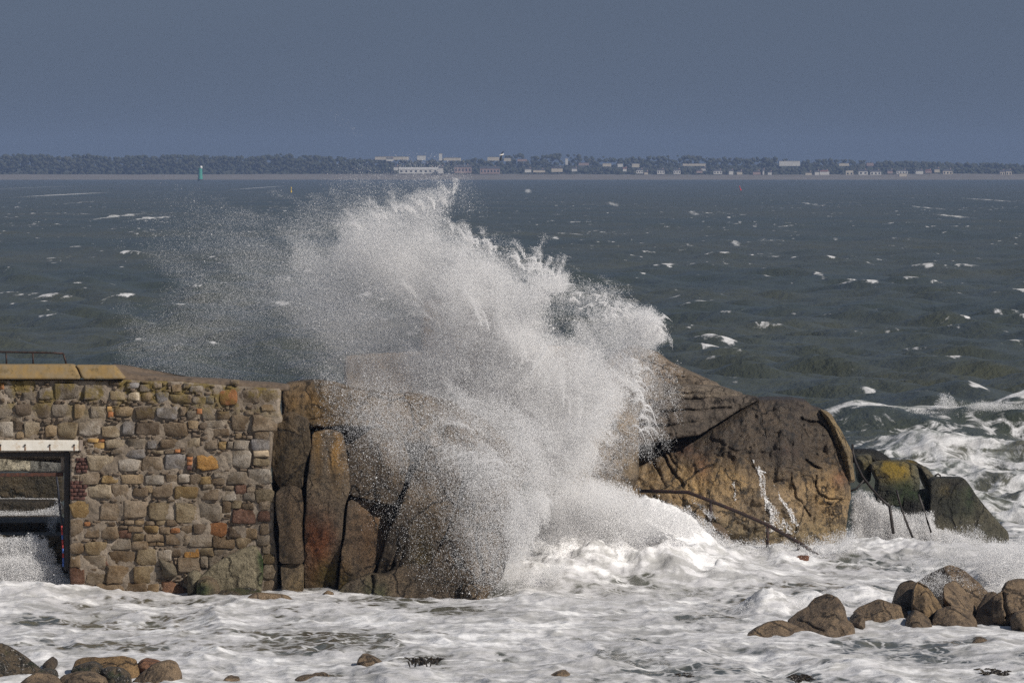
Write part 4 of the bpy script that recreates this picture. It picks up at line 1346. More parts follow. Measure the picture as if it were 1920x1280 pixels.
tube_px('top_rail', [(-150, 656), (0, 659.5), (60, 660.5), (100, 661.5), (118, 662.5)], WY + .55, .020, 'rail', rail, rb)
tube_px('post', [(118, 661.5), (122, 674), (125.5, 688)], WY + .55, .020, 'rail', rail, rb)
for px in (12, 62, -40, -92):
    tube_px('post', [(px - .5, 660), (px + .5, 688)], WY + .55, .018, 'rail', rail, rb)

# boulders leaning at the foot of the wall
BG = 'boulders lying in the surf'


def tgreen(px0, py0, rx, ry, Y, g=(.25, .75, .18)):
    def f(x, z, c):
        px, py = to_px(x, z, Y)
        w = blob(px + 8 * (fbm(x * 4, z * 4, 3.0, 3) - .5), py, px0, py0, rx, ry)[:, None]
        return c * (1 - w) + np.array(g) * w
    return f


def boulder(pts, Y, label, mat='boulder', group=BG, name='boulder', **kw):
    a = np.array(pts, float)
    base = pix(a[:, 0].mean(), a[:, 1].max(), Y)
    o, g = rock(name, pts, Y, mat, None, None, **kw)
    o.data.transform(__import__('mathutils').Matrix.Translation(-Vector(base)))
    o.location = base
    tag(o, label, 'boulder' if name == 'boulder' else 'rock', group)
    return o


boulder([(372, 1086), (395, 1062), (420, 1047), (450, 1031), (476, 1023), (484, 1036), (490, 1050), (491, 1082), (488, 1118), (430, 1118), (400, 1112), (378, 1100)], WY - .5,
        'big pale wedge-shaped boulder with a green weedy edge leaning against the wall', 'pale', thick=.85, rnd=.07, lean=.20, bulge=.03, amp=.05, ns=1.6, cell=.02, seed=31, side=-.06,
        tint=tgreen(490, 1055, 7, 40, WY - .5, (.10, .32, .06)))
boulder([(368, 1088), (385, 1080), (405, 1088), (412, 1105), (408, 1130), (366, 1130)], WY - .9, 'mossy dark stone under the pale wedge-shaped boulder', 'boulder', thick=.6, rnd=.12, lean=.3, amp=.06, cell=.02,
        seed=32, tint=tgreen(375, 1108, 22, 16, WY - .9, (.20, .50, .10)))
boulder([(350, 1078), (362, 1070), (376, 1074), (380, 1090), (372, 1118), (352, 1118)], WY - .45, 'small pale upright stone squeezed left of the mossy stone', 'pale', thick=.5, rnd=.1, lean=.15, amp=.04, cell=.02, seed=33,
        tint=lambda x, z, c: c * .8)
boulder([(410, 1108), (440, 1106), (462, 1103), (488, 1108), (492, 1130), (405, 1130)], WY - .95, 'low dark shelf of barnacled rock below the pale wedge-shaped boulder', 'weedrock', thick=.6, rnd=.10, lean=.5, amp=.08, ns=3,
        cell=.02, seed=34)

# ------------------------------------------------------------------ the left cliff: split slabs of granite
CYY = 117.95
cb = np.array([pix(740, 1115, CYY)[0], CYY, -.3])
cliff = thing('granite_cliff', cb, 'brown granite cliff split into tall slabs beside the sea wall', 'rock')


def ctint(*zones):
    def f(x, z, c):
        px, py = to_px(x, z, CYY)
        n = fbm(x * 3, z * 1.2, 5.0, 4) - .5
        for zx, zy, rx, ry, col, st in zones:
            w = np.clip(blob(px + 40 * n, py + 40 * n, zx, zy, rx, ry) * st * (0.6 + 1.3 * fbm(x * 5, z * 2.5, 7.0, 3)), 0, 1)[:, None]
            c = c * (1 - w) + c * np.array(col) * w
        return c
    return f


OCH, RED, GRN, DRK, GRY = (1.55, 1.15, .45), (1.55, .72, .38), (.72, .95, .30), (.40, .36, .34), (1.05, 1.1, 1.15)
CK = dict(cell=.022)
cl = [
    ('cliff_core', [(507, 800), (640, 770), (800, 770), (900, 800), (985, 850), (990, 890), (962, 960), (945, 1050), (925, 1140), (507, 1140)], CYY + .22, dict(thick=2.5, rnd=.2, lean=.14, amp=.12, seed=40, cell=.04)),
    ('slab', [(505, 790), (545, 772), (578, 784), (582, 832), (573, 872), (566, 915), (532, 921), (516, 902), (505, 860)], CYY - .10,
     dict(thick=.9, rnd=.10, lean=.05, bulge=.04, amp=.07, seed=41, side=-.35, tint=ctint((540, 850, 60, 70, (.72, .66, .48), .9)))),
    ('slab', [(516, 925), (526, 915), (545, 910), (563, 917), (568, 950), (566, 1000), (568, 1056), (525, 1056), (521, 1000)], CYY - .50,
     dict(thick=1.1, rnd=.05, lean=.03, bulge=.02, amp=.035, seed=42, tint=ctint((545, 980, 40, 90, (1.1, .95, .75), .6)))),
    ('slab', [(525, 1059), (568, 1059), (570, 1130), (528, 1130)], CYY - .51, dict(thick=1.1, rnd=.04, lean=.03, bulge=.02, amp=.03, seed=43, tint=ctint((550, 1085, 30, 40, (1.25, 1.2, .9), .7)))),
    ('slab', [(583, 812), (612, 806), (640, 815), (652, 850), (656, 905), (645, 960), (640, 1010), (632, 1060), (628, 1130), (571, 1130), (570, 990), (575, 900), (580, 850)], CYY - .32,
     dict(thick=1.3, rnd=.09, lean=.07, bulge=.05, amp=.06, seed=44, cracks=[([(615, 930), (612, 960), (618, 1000), (614, 1050)], .02, .03)],
          tint=ctint((590, 1010, 30, 45, RED, .9), (600, 1080, 34, 34, OCH, .7), (620, 1080, 20, 30, GRN, .6), (628, 850, 12, 50, OCH, .9), (586, 830, 10, 50, OCH, .8), (605, 890, 30, 40, GRY, .5)))),
    ('slab', [(655, 835), (700, 800), (752, 815), (768, 865), (755, 915), (738, 948), (700, 940), (656, 932), (648, 895)], CYY - .25,
     dict(thick=1.0, rnd=.08, lean=.12, bulge=.04, amp=.06, seed=45)),
    ('slab', [(652, 940), (690, 937), (733, 950), (738, 966), (726, 1010), (706, 1060), (688, 1100), (690, 1135), (630, 1135), (636, 1060), (645, 1000)], CYY - .46,
     dict(thick=1.2, rnd=.10, lean=.10, bulge=.06, amp=.055, seed=46, tint=ctint((690, 1000, 40, 60, (1.05, .82, .62), .8), (640, 1090, 20, 40, OCH, .7), (650, 1100, 20, 20, GRN, .5)))),
    ('slab', [(748, 955), (772, 895), (800, 845), (850, 845), (866, 900), (854, 960), (832, 1010), (803, 1060), (790, 1100), (770, 1135), (694, 1135), (705, 1070), (722, 1015)], CYY - .62,
     dict(thick=1.3, rnd=.16, lean=.17, bulge=.10, amp=.08, seed=47, cracks=[([(745, 1010), (745, 1030), (735, 1060), (730, 1075)], .03, .07), ([(757, 1030), (748, 1062), (745, 1075)], .03, .06), ([(737, 1058), (737, 1062)], .045, .10)],
          tint=ctint((795, 1050, 22, 50, (1.0, .95, .45), .7), (712, 1095, 16, 14, (.45, .8, .55), .9)))),
    ('slab', [(852, 955), (882, 895), (930, 880), (968, 950), (960, 1020), (944, 1080), (905, 1130), (820, 1135), (785, 1130), (805, 1060), (834, 1010)], CYY - .55,
     dict(thick=1.3, rnd=.18, lean=.17, bulge=.12, amp=.10, seed=48, cracks=[([(885, 950), (890, 1020), (905, 1080)], .05, .12), ([(845, 1040), (860, 1060), (856, 1080)], .03, .05)])),
    ('apron', [(628, 1118), (650, 1098), (690, 1080), (720, 1078), (760, 1062), (800, 1064), (850, 1072), (885, 1092), (900, 1108), (905, 1150), (628, 1150)], CYY - 1.25,
     dict(thick=1.5, rnd=.22, lean=.42, bulge=.08, amp=.10, ns=2, seed=49, cracks=[([(697, 1082), (700, 1100), (694, 1120)], .05, .10), ([(775, 1090), (790, 1070), (815, 1050)], .04, .08)],
          tint=ctint((700, 1095, 22, 18, (.5, .75, .5), .7), (640, 1110, 20, 14, GRN, .4)))),
    ('apron', [(868, 1092), (885, 1086), (900, 1096), (912, 1110), (912, 1140), (862, 1140)], CYY - 1.2, dict(thick=.8, rnd=.1, lean=.3, amp=.05, seed=50)),
]
for nm, pts, Y, kw in cl:
    kw = {**CK, 'facet': .20, 'edge': .040, **kw, 'rnd': kw['rnd'] * .2}
    rock(nm, pts, Y, 'cliff', cliff, cb, **kw)
# the rough top that ties the wall into the cliff
rock('top_ledge', [(524, 732), (532, 722), (560, 719), (600, 717), (625, 722), (640, 730), (700, 738), (780, 742), (850, 760), (905, 790), (950, 830), (960, 870), (940, 890), (860, 850), (760, 832), (700, 805), (640, 802),
                   (580, 806), (545, 782), (528, 792)], CYY + .25, 'cliff', cliff, cb, thick=2.6, rnd=.14, lean=.42, bulge=.05, amp=.11, ns=1.6, seed=51, cell=.026,
     cracks=[([(530, 792), (560, 790), (600, 786), (640, 782)], .03, .05)], tint=ctint((580, 760, 70, 40, (1.35, 1.12, .62), .8), (560, 745, 40, 20, (1.3, 1.2, 1.1), .4)))
boulder([(458, 1132), (464, 1120), (478, 1112), (505, 1114), (538, 1117), (549, 1126), (546, 1150), (462, 1150)], 114.2, 'flat-topped brown block awash in front of the wall and slabs', thick=.8, rnd=.08, lean=.12, bulge=.02,
        amp=.05, cell=.018, seed=52)
boulder([(604, 1113), (614, 1108), (625, 1112), (626, 1124), (604, 1124)], 116.3, 'small wet stone at the foot of the tall slabs', thick=.4, rnd=.08, lean=.2, amp=.04, cell=.02, seed=53)

# masonry of the bathing place, almost lost in the spray
sh = thing('masonry_shelter', at(840, 740, 126.5), 'tan masonry walls of a bathing shelter almost hidden in the spray', 'shelter')
for pts, Y, sd in (([(645, 668), (690, 664), (792, 660), (792, 770), (645, 770)], 126.3, 61), ([(790, 566), (840, 560), (922, 556), (926, 700), (926, 800), (790, 800)], 127.2, 62), ([(926, 648), (1100, 650), (1100, 800), (926, 800)], 127.0, 63)):
    o, _ = rock('wall', pts, Y, 'pale', sh, np.array(sh.location), thick=1.2, rnd=.06, lean=.02, bulge=0, amp=.05, cell=.06, edge=.02, seed=sd)
    o.data.materials[0] = M['shelter']

# ------------------------------------------------------------------ the headland rock on the right
RY = 127.6
rb_ = np.array([pix(1400, 1010, RY)[0], RY, -.3])
head = thing('granite_headland', rb_, 'huge rounded granite rock with a dark crown and ochre foot running with water', 'rock')


def rt(x, z, c):
    px, py = to_px(x, z, RY)
    n = fbm(x * 1.1, z * 1.1, 3.0, 4) - .5
    n2 = fbm(x * 4, z * 4, 6.0, 4)
    band = sstep(930, 830, py + 70 * n - (px - 1300) * .06) * sstep(1180, 1260, px)
    w = (np.clip(band * (.50 + 1.3 * n2), 0, 1) * .92)[:, None]
    c = c * (1 - w) + c * np.array((.27, .26, .28)) * w
    ra = sstep(1515, 1500, px + 12 * n)
    w = np.clip((blob(px, py, 1330, 905, 130, 60) + .8 * blob(px, py, 1560, 930, 60, 80)) * (.4 + .9 * n2), 0, 1)[:, None] * .75
    c = c * (1 - w) + c * np.array((1.75, 1.45, .80)) * w
    w = np.clip((blob(px, py, 1320, 875, 16, 22) + blob(px, py, 1290, 850, 20, 14) + blob(px, py, 1585, 905, 16, 16) + .7 * blob(px, py, 1480, 850, 20, 12)) * (.4 + 1.0 * n2), 0, 1)[:, None] * .8
    c = c * (1 - w) + c * np.array((.85, .50, .48)) * w
    w = np.clip(sstep(960, 1010, py) * (.5 + n2), 0, 1)[:, None] * .4
    c = c * (1 - w) + c * np.array((1.0, 1.05, .70)) * w
    return c


HK = dict(cell=.026)
_, LOW = rock('lower_mass', [(1110, 905), (1150, 868), (1195, 840), (1240, 832), (1314, 824), (1345, 803), (1402, 769), (1434, 755), (1480, 756), (1522, 760), (1532, 770), (1556, 778), (1574, 812), (1588, 845), (1600, 885),
                    (1607, 940), (1594, 1005), (1590, 1060), (1400, 1070), (1250, 1060), (1120, 1000)], RY, 'bigrock', head, rb_, thick=4.5, rnd=.34, lean=.42, bulge=.42, amp=.22, ns=1.25, facet=.34, edge=.05, seed=71, tint=rt, **HK,
     cracks=[([(1508, 790), (1525, 798), (1545, 800), (1560, 815), (1574, 838)], 0.031, 0.128), ([(1515, 868), (1530, 878), (1552, 885)], 0.028, 0.136), ([(1487, 890), (1489, 915), (1497, 935), (1510, 955), (1522, 975)], 0.022, 0.088),
             ([(1537, 898), (1536, 915), (1542, 932), (1560, 942), (1600, 944)], 0.022, 0.096), ([(1497, 890), (1530, 900), (1535, 930), (1530, 990)], 0.019, 0.040),
             ([(1238, 842), (1250, 862), (1264, 890), (1285, 915)], 0.034, 0.160), ([(1256, 850), (1275, 885), (1290, 900)], 0.028, 0.096), ([(1220, 860), (1238, 890), (1250, 915)], 0.025, 0.080),
             ([(1376, 868), (1384, 874)], .10, .10), ([(1404, 864), (1420, 880), (1430, 910)], 0.031, 0.040), ([(1560, 960), (1562, 1000)], 0.019, 0.048), ([(1540, 950), (1595, 955)], 0.019, 0.040),
             ([(1340, 830), (1380, 850), (1450, 855)], 0.037, 0.040), ([(1180, 880), (1200, 900)], 0.050, 0.080)])
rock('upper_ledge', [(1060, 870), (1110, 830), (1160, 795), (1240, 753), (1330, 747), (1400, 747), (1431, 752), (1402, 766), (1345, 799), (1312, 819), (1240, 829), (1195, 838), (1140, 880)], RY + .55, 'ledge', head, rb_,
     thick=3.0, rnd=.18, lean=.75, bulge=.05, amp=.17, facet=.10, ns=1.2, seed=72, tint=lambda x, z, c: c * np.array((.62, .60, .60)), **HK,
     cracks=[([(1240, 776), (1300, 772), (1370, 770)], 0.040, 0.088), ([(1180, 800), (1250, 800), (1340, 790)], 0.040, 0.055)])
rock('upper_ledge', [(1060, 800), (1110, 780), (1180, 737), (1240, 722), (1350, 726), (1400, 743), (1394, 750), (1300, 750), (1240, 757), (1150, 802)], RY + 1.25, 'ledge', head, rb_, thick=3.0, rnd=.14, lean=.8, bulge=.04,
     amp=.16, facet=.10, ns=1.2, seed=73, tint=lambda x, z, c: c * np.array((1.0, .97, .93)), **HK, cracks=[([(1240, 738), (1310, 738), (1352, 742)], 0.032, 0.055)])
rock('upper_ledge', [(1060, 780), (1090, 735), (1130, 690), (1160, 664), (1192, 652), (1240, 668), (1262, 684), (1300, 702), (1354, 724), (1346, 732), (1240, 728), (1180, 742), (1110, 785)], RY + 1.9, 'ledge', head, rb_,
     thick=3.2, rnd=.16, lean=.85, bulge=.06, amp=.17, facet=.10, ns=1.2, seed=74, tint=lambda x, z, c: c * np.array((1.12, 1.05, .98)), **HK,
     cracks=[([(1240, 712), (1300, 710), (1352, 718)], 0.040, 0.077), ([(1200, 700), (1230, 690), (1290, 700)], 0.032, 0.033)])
rock('spine', [(1000, 860), (1000, 740), (1060, 700), (1130, 720), (1200, 780), (1200, 900), (1150, 1000), (1000, 1000)], RY - .2, 'bigrock', head, rb_, thick=4, rnd=.4, lean=.45, amp=.2, seed=75, cell=.05)
rock('shoulder', [(1538, 768), (1560, 776), (1578, 806), (1590, 832), (1600, 850), (1604, 905), (1590, 905), (1575, 845), (1556, 800)], RY + 1.6, 'bigrock', head, rb_, thick=1.6, rnd=.12, lean=.2, amp=.06, seed=76, cell=.026,
     tint=lambda x, z, c: c * np.array((1.05, 1.0, .75)))
boulder([(1322, 990), (1335, 982), (1352, 984), (1366, 998), (1368, 1020), (1322, 1020)], 126.2, 'small ochre stone awash under the sloping handrail', thick=.5, rnd=.12, lean=.3, amp=.05, cell=.022, seed=77)
boulder([(1180, 1000), (1200, 985), (1260, 980), (1300, 985), (1320, 1000), (1320, 1030), (1180, 1030)], 126.4, 'dark low rock showing through the churned foam', 'weedrock', thick=.8, rnd=.15, lean=.4, amp=.1, cell=.03, seed=78)
boulder([(1486, 1045), (1500, 1041), (1516, 1041), (1524, 1049), (1518, 1058), (1484, 1058)], 124.6, 'small red stone at the lower end of the handrail', thick=.4, rnd=.08, lean=.3, amp=.03, cell=.02, seed=79,
        tint=lambda x, z, c: c * np.array((1.0, .62, .55)))

# handrail going down into the surf
hb = at(1440, 1022, 125.6)
hr = thing('handrail', hb, 'rusty handrail sloping down the rock into the white surf', 'railing')
HP = [(1200, 920, 126.6), (1245, 921, 126.4), (1290, 922.5, 126.2), (1333, 939, 126.0), (1390, 962, 125.8), (1440, 984, 125.6), (1500, 1018, 125.4), (1533, 1040, 125.2)]
bm = bmesh.new()
add_tube(bm, [at(*q) - hb for q in HP], .040, 8)
bm_obj('top_rail', bm, M['rail'], hr, True)
for px, p0, p1, Y in ((1333, 939, 985, 126.0), (1439.5, 984, 1026, 125.6), (1498, 1017, 1048, 125.4)):
    tube_px('post', [(px, p0), (px - 1, p1)], Y, .034, 'rail', hr, hb)

# ------------------------------------------------------------------ broken concrete beyond the rock
KY = 132.2
kb = np.array([pix(1740, 1000, KY)[0], KY, -.3])
ruin = thing('broken_concrete_landing', kb, 'broken concrete landing stage coated in green and yellow weed', 'landing stage')


def kt(*zones):
    def f(x, z, c):
        px, py = to_px(x, z, KY)
        n = fbm(x * 4, z * 2, 5.0, 4)
        for zx, zy, rx, ry, col, st in zones:
            w = np.clip(blob(px + 16 * (n - .5), py + 16 * (n - .5), zx, zy, rx, ry) * st * (.35 + 1.3 * n), 0, 1)[:, None]
            c = c * (1 - w) + np.array(col) * w
        return c
    return f


YG, DG, BK = (2.0, 1.5, .16), (.16, .34, .12), (.14, .135, .13)
rock('back_slab', [(1588, 845), (1600, 843), (1640, 844), (1658, 851), (1676, 864), (1640, 874), (1588, 866)], KY + 1.9, 'block', ruin, kb, thick=1.2, rnd=.05, lean=.5, amp=.05, facet=.10, seed=81, cell=.026, tint=kt((1630, 855, 90, 40, BK, 1.2)))
rock('block', [(1604, 854), (1633, 852), (1636, 866), (1632, 904), (1610, 908)], KY + .8, 'block', ruin, kb, thick=1.3, rnd=.035, lean=.10, amp=.04, seed=82, cell=.026, tint=kt((1625, 870, 26, 12, (1.25, 1.1, .45), .9), (1615, 900, 22, 14, DG, 1.2)))
rock('block', [(1632, 872), (1650, 867), (1700, 866), (1722, 876), (1727, 905), (1726, 922), (1700, 936), (1690, 950), (1640, 945), (1646, 905)], KY + .2, 'block', ruin, kb, thick=1.8, rnd=.05, lean=.22, amp=.05, facet=.10, seed=83, cell=.026,
     side=.10, tint=kt((1690, 920, 50, 40, DG, 1.3), (1678, 884, 34, 18, YG, 1.5), (1722, 890, 12, 30, (1.3, 1.4, 1.5), .7), (1650, 930, 30, 30, BK, .8)))
rock('block', [(1690, 864), (1715, 864), (1738, 876), (1754, 894), (1756, 915), (1742, 925), (1722, 880)], KY + 1.0, 'block', ruin, kb, thick=1.3, rnd=.05, lean=.3, amp=.05, facet=.10, seed=84, cell=.026, tint=kt((1735, 870, 50, 10, BK, 1.0), (1712, 869, 16, 6, YG, .8)))
rock('block', [(1695, 922), (1745, 918), (1752, 935), (1746, 950), (1740, 1000), (1690, 1000)], KY + .05, 'block', ruin, kb, thick=1.2, rnd=.05, lean=.25, amp=.08, seed=85, cell=.026, tint=kt((1720, 950, 70, 60, BK, 1.2), (1722, 930, 30, 12, DG, 1.0)))
rock('block', [(1748, 905), (1756, 899), (1812, 899), (1822, 912), (1836, 934), (1868, 972), (1893, 1000), (1894, 1040), (1745, 1040), (1746, 960)], KY - .5, 'block', ruin, kb, thick=2.2, rnd=.05, lean=.24, bulge=.04, amp=.06, facet=.10, seed=86,
     cell=.026, side=.06, tint=kt((1785, 935, 46, 44, (.16, .20, .12), 1.5), (1815, 930, 14, 30, DG, 1.0), (1790, 903, 50, 8, BK, 1.1), (1772, 918, 12, 10, (1.2, 1.0, .5), .8), (1750, 950, 8, 40, BK, 1.1)))
lad = thing('bent_railing', at(1680, 1000, KY - .3), 'bent rusty railing and ladder bars hanging off the broken concrete', 'railing')
LB = lad.location
tube_px('bent_rail', [(1598.5, 833), (1599, 848), (1605, 868), (1617, 893), (1634, 915), (1652, 935), (1668, 949)], [KY + .1, KY, KY - .2, KY - .5, KY - .8, KY - 1.0, KY - 1.1], .030, 'blackmetal', lad, LB)
tube_px('post', [(1668, 948), (1671, 970), (1675, 1000)], KY - 1.1, .036, 'blackmetal', lad, LB)
tube_px('brace', [(1622, 897), (1606, 916), (1592, 921)], KY + .2, .024, 'blackmetal', lad, LB)
tube_px('bar', [(1681, 918), (1686, 940), (1697, 972), (1713, 1012)], KY - 1.15, .026, 'blackmetal', lad, LB)
tube_px('bar', [(1722, 926), (1731, 950), (1740, 980), (1746, 998)], KY - 1.2, .026, 'blackmetal', lad, LB)
o = thing('mooring_hook', at(1757, 898, KY - .1), 'small dark iron hook on the top corner of the front concrete block', 'hook')
tube_px('iron', [(1765, 899), (1763, 891), (1759, 888), (1755, 890), (1753, 893)], KY + .1, .022, 'blackmetal', o, o.location)

# ------------------------------------------------------------------ boulders in the surf, right and near
for pts, Y, lab, kw in (
    ([(1368, 1222), (1385, 1206), (1405, 1193), (1440, 1173), (1468, 1168), (1496, 1178), (1522, 1192), (1526, 1215), (1400, 1226)], 106.2, 'long low brown rock tapering left into the foam', dict(rnd=.14, lean=.7, bulge=.05, amp=.07, seed=91)),
    ([(1480, 1176), (1500, 1160), (1522, 1148), (1540, 1132), (1563, 1125), (1580, 1130), (1590, 1148), (1593, 1168), (1604, 1176), (1606, 1205), (1500, 1205)], 106.8, 'big round-backed brown boulder beside the long low rock',
     dict(rnd=.24, lean=.45, bulge=.10, amp=.09, seed=92, cracks=[([(1500, 1172), (1530, 1180), (1545, 1184)], .03, .06)])),
    ([(1603, 1155), (1615, 1144), (1640, 1136), (1655, 1130), (1676, 1138), (1700, 1142), (1708, 1156), (1704, 1180), (1605, 1180)], 109.5, 'flat knobbly reef rock left of the stacked boulders', dict(rnd=.14, lean=.8, amp=.10, ns=2, seed=93)),
    ([(1600, 1164), (1612, 1153), (1622, 1158), (1624, 1180), (1598, 1180)], 108.2, 'small stone at the left tip of the flat reef rock', dict(rnd=.1, lean=.4, amp=.05, seed=94)),
    ([(1728, 1110), (1745, 1092), (1770, 1074), (1792, 1066), (1812, 1072), (1840, 1094), (1862, 1116), (1872, 1132), (1872, 1180), (1730, 1180)], 111.2, 'largest pointed boulder at the back of the right-hand stack', dict(rnd=.30, lean=.5, bulge=.1, amp=.11, seed=95)),
    ([(1674, 1145), (1684, 1120), (1694, 1100), (1712, 1092), (1724, 1098), (1726, 1165), (1690, 1165)], 110.6, 'dark upright boulder at the left end of the stack', dict(rnd=.2, lean=.35, amp=.09, seed=96, tint=lambda x, z, c: c * .62)),
    ([(1713, 1140), (1716, 1112), (1724, 1091), (1744, 1104), (1762, 1126), (1774, 1148), (1776, 1172), (1714, 1172)], 109.6, 'pale leaning slab standing at the front of the stack', dict(rnd=.07, lean=.25, amp=.05, seed=97, side=-.12, tint=lambda x, z, c: c * np.array((1.2, 1.15, 1.0)))),
    ([(1773, 1142), (1776, 1104), (1800, 1098), (1818, 1116), (1836, 1148), (1838, 1172), (1776, 1172)], 109.9, 'square-shouldered boulder in the middle of the stack', dict(rnd=.09, lean=.28, amp=.06, seed=98, side=-.10)),
    ([(1752, 1172), (1760, 1152), (1782, 1144), (1806, 1143), (1828, 1152), (1838, 1168), (1836, 1200), (1756, 1200)], 108.6, 'smooth round boulder lowest at the front of the stack', dict(rnd=.2, lean=.6, amp=.06, seed=99)),
    ([(1700, 1178), (1710, 1160), (1722, 1149), (1738, 1156), (1750, 1168), (1752, 1190), (1704, 1194)], 108.3, 'small wet peaked stone left of the smooth round boulder', dict(rnd=.1, lean=.5, amp=.05, seed=100, tint=lambda x, z, c: c * .72)),
    ([(1834, 1164), (1842, 1140), (1860, 1118), (1872, 1116), (1884, 1130), (1886, 1190), (1836, 1190)], 109.8, 'narrow dark boulder between the stack and the right-hand end rocks', dict(rnd=.1, lean=.35, amp=.07, seed=101, tint=lambda x, z, c: c * .8)),
    ([(1864, 1166), (1868, 1124), (1886, 1112), (1904, 1118), (1912, 1150), (1910, 1190), (1866, 1190)], 109.3, 'upright split boulder near the right edge', dict(rnd=.1, lean=.25, amp=.07, seed=102, cracks=[([(1888, 1116), (1890, 1160)], .04, .12)])),
    ([(1884, 1112), (1894, 1096), (1920, 1090), (1960, 1096), (1975, 1150), (1975, 1190), (1890, 1190)], 110.4, 'tall squared boulder cut by the right edge', dict(rnd=.12, lean=.3, amp=.08, seed=103)),
    ([(1900, 1166), (1910, 1152), (1930, 1150), (1960, 1165), (1960, 1190), (1900, 1190)], 108.4, 'low stone in front of the tall squared boulder', dict(rnd=.12, lean=.4, amp=.05, seed=104)),
    ([(1822, 1214), (1836, 1203), (1850, 1201), (1860, 1205), (1872, 1205), (1880, 1214), (1880, 1232), (1822, 1232)], 104.6, 'lone small brown stone standing in open foam', dict(rnd=.12, lean=.5, amp=.05, seed=105)),
    ([(665, 1268), (667, 1240), (680, 1229), (700, 1237), (720, 1250), (730, 1262), (742, 1266), (735, 1290), (668, 1290)], 99.6, 'lone angular brown boulder in the near foam', dict(rnd=.10, lean=.4, amp=.06, seed=106, side=-.1)),
    ([(546, 1284), (556, 1276), (585, 1273), (604, 1269), (614, 1274), (618, 1300), (546, 1300)], 97.9, 'half-sunk brown stone below the lone angular boulder', dict(rnd=.1, lean=.5, amp=.05, seed=107)),
    ([(744, 1284), (750, 1273), (762, 1270), (772, 1278), (774, 1300), (744, 1300)], 97.9, 'small rounded stone right of the half-sunk one', dict(rnd=.1, lean=.5, amp=.04, seed=108)),
    ([(852, 1286), (858, 1275), (868, 1274), (878, 1284), (878, 1300), (852, 1300)], 97.8, 'first of two little stones poking up at the near edge', dict(rnd=.08, lean=.5, amp=.03, seed=109)),
    ([(878, 1284), (888, 1274), (904, 1273), (916, 1282), (918, 1300), (878, 1300)], 97.6, 'second and darker of two little stones at the near edge', dict(rnd=.08, lean=.5, amp=.03, seed=110)),
    ([(410, 1282), (424, 1274), (442, 1275), (450, 1284), (450, 1300), (410, 1300)], 97.7, 'low wet stone just right of the weedy heap', dict(rnd=.08, lean=.5, amp=.03, seed=111)),
    ([(1000, 1284), (1020, 1276), (1040, 1266), (1060, 1262), (1072, 1272), (1098, 1276), (1106, 1300), (1000, 1300)], 97.8, 'jagged dark stone breaking the foam at the near edge', dict(rnd=.08, lean=.5, amp=.06, ns=3, seed=112)),
    ([(1770, 1284), (1800, 1275), (1830, 1277), (1850, 1286), (1850, 1300), (1770, 1300)], 97.9, 'flat stone barely showing at the near right edge', dict(rnd=.08, lean=.6, amp=.04, seed=113)),
    ([(736, 1254), (745, 1246), (760, 1247), (768, 1254), (766, 1262), (738, 1262)], 100.6, 'tiny dark stone beside the floating seaweed', dict(rnd=.05, lean=.6, amp=.03, seed=114)),
    ([(838, 1256), (850, 1250), (870, 1248), (886, 1252), (888, 1262), (838, 1262)], 100.4, 'tiny brown stone right of the floating seaweed', dict(rnd=.05, lean=.6, amp=.03, seed=115)),
):
    kw = {'cell': .018, 'thick': 1.25, 'facet': .75, 'edge': .045, **kw, 'rnd': kw['rnd'] * .25, 'amp': kw['amp'] * 1.35}
    boulder(pts, Y, lab, **kw)
NG = 'weedy boulders at the near edge'
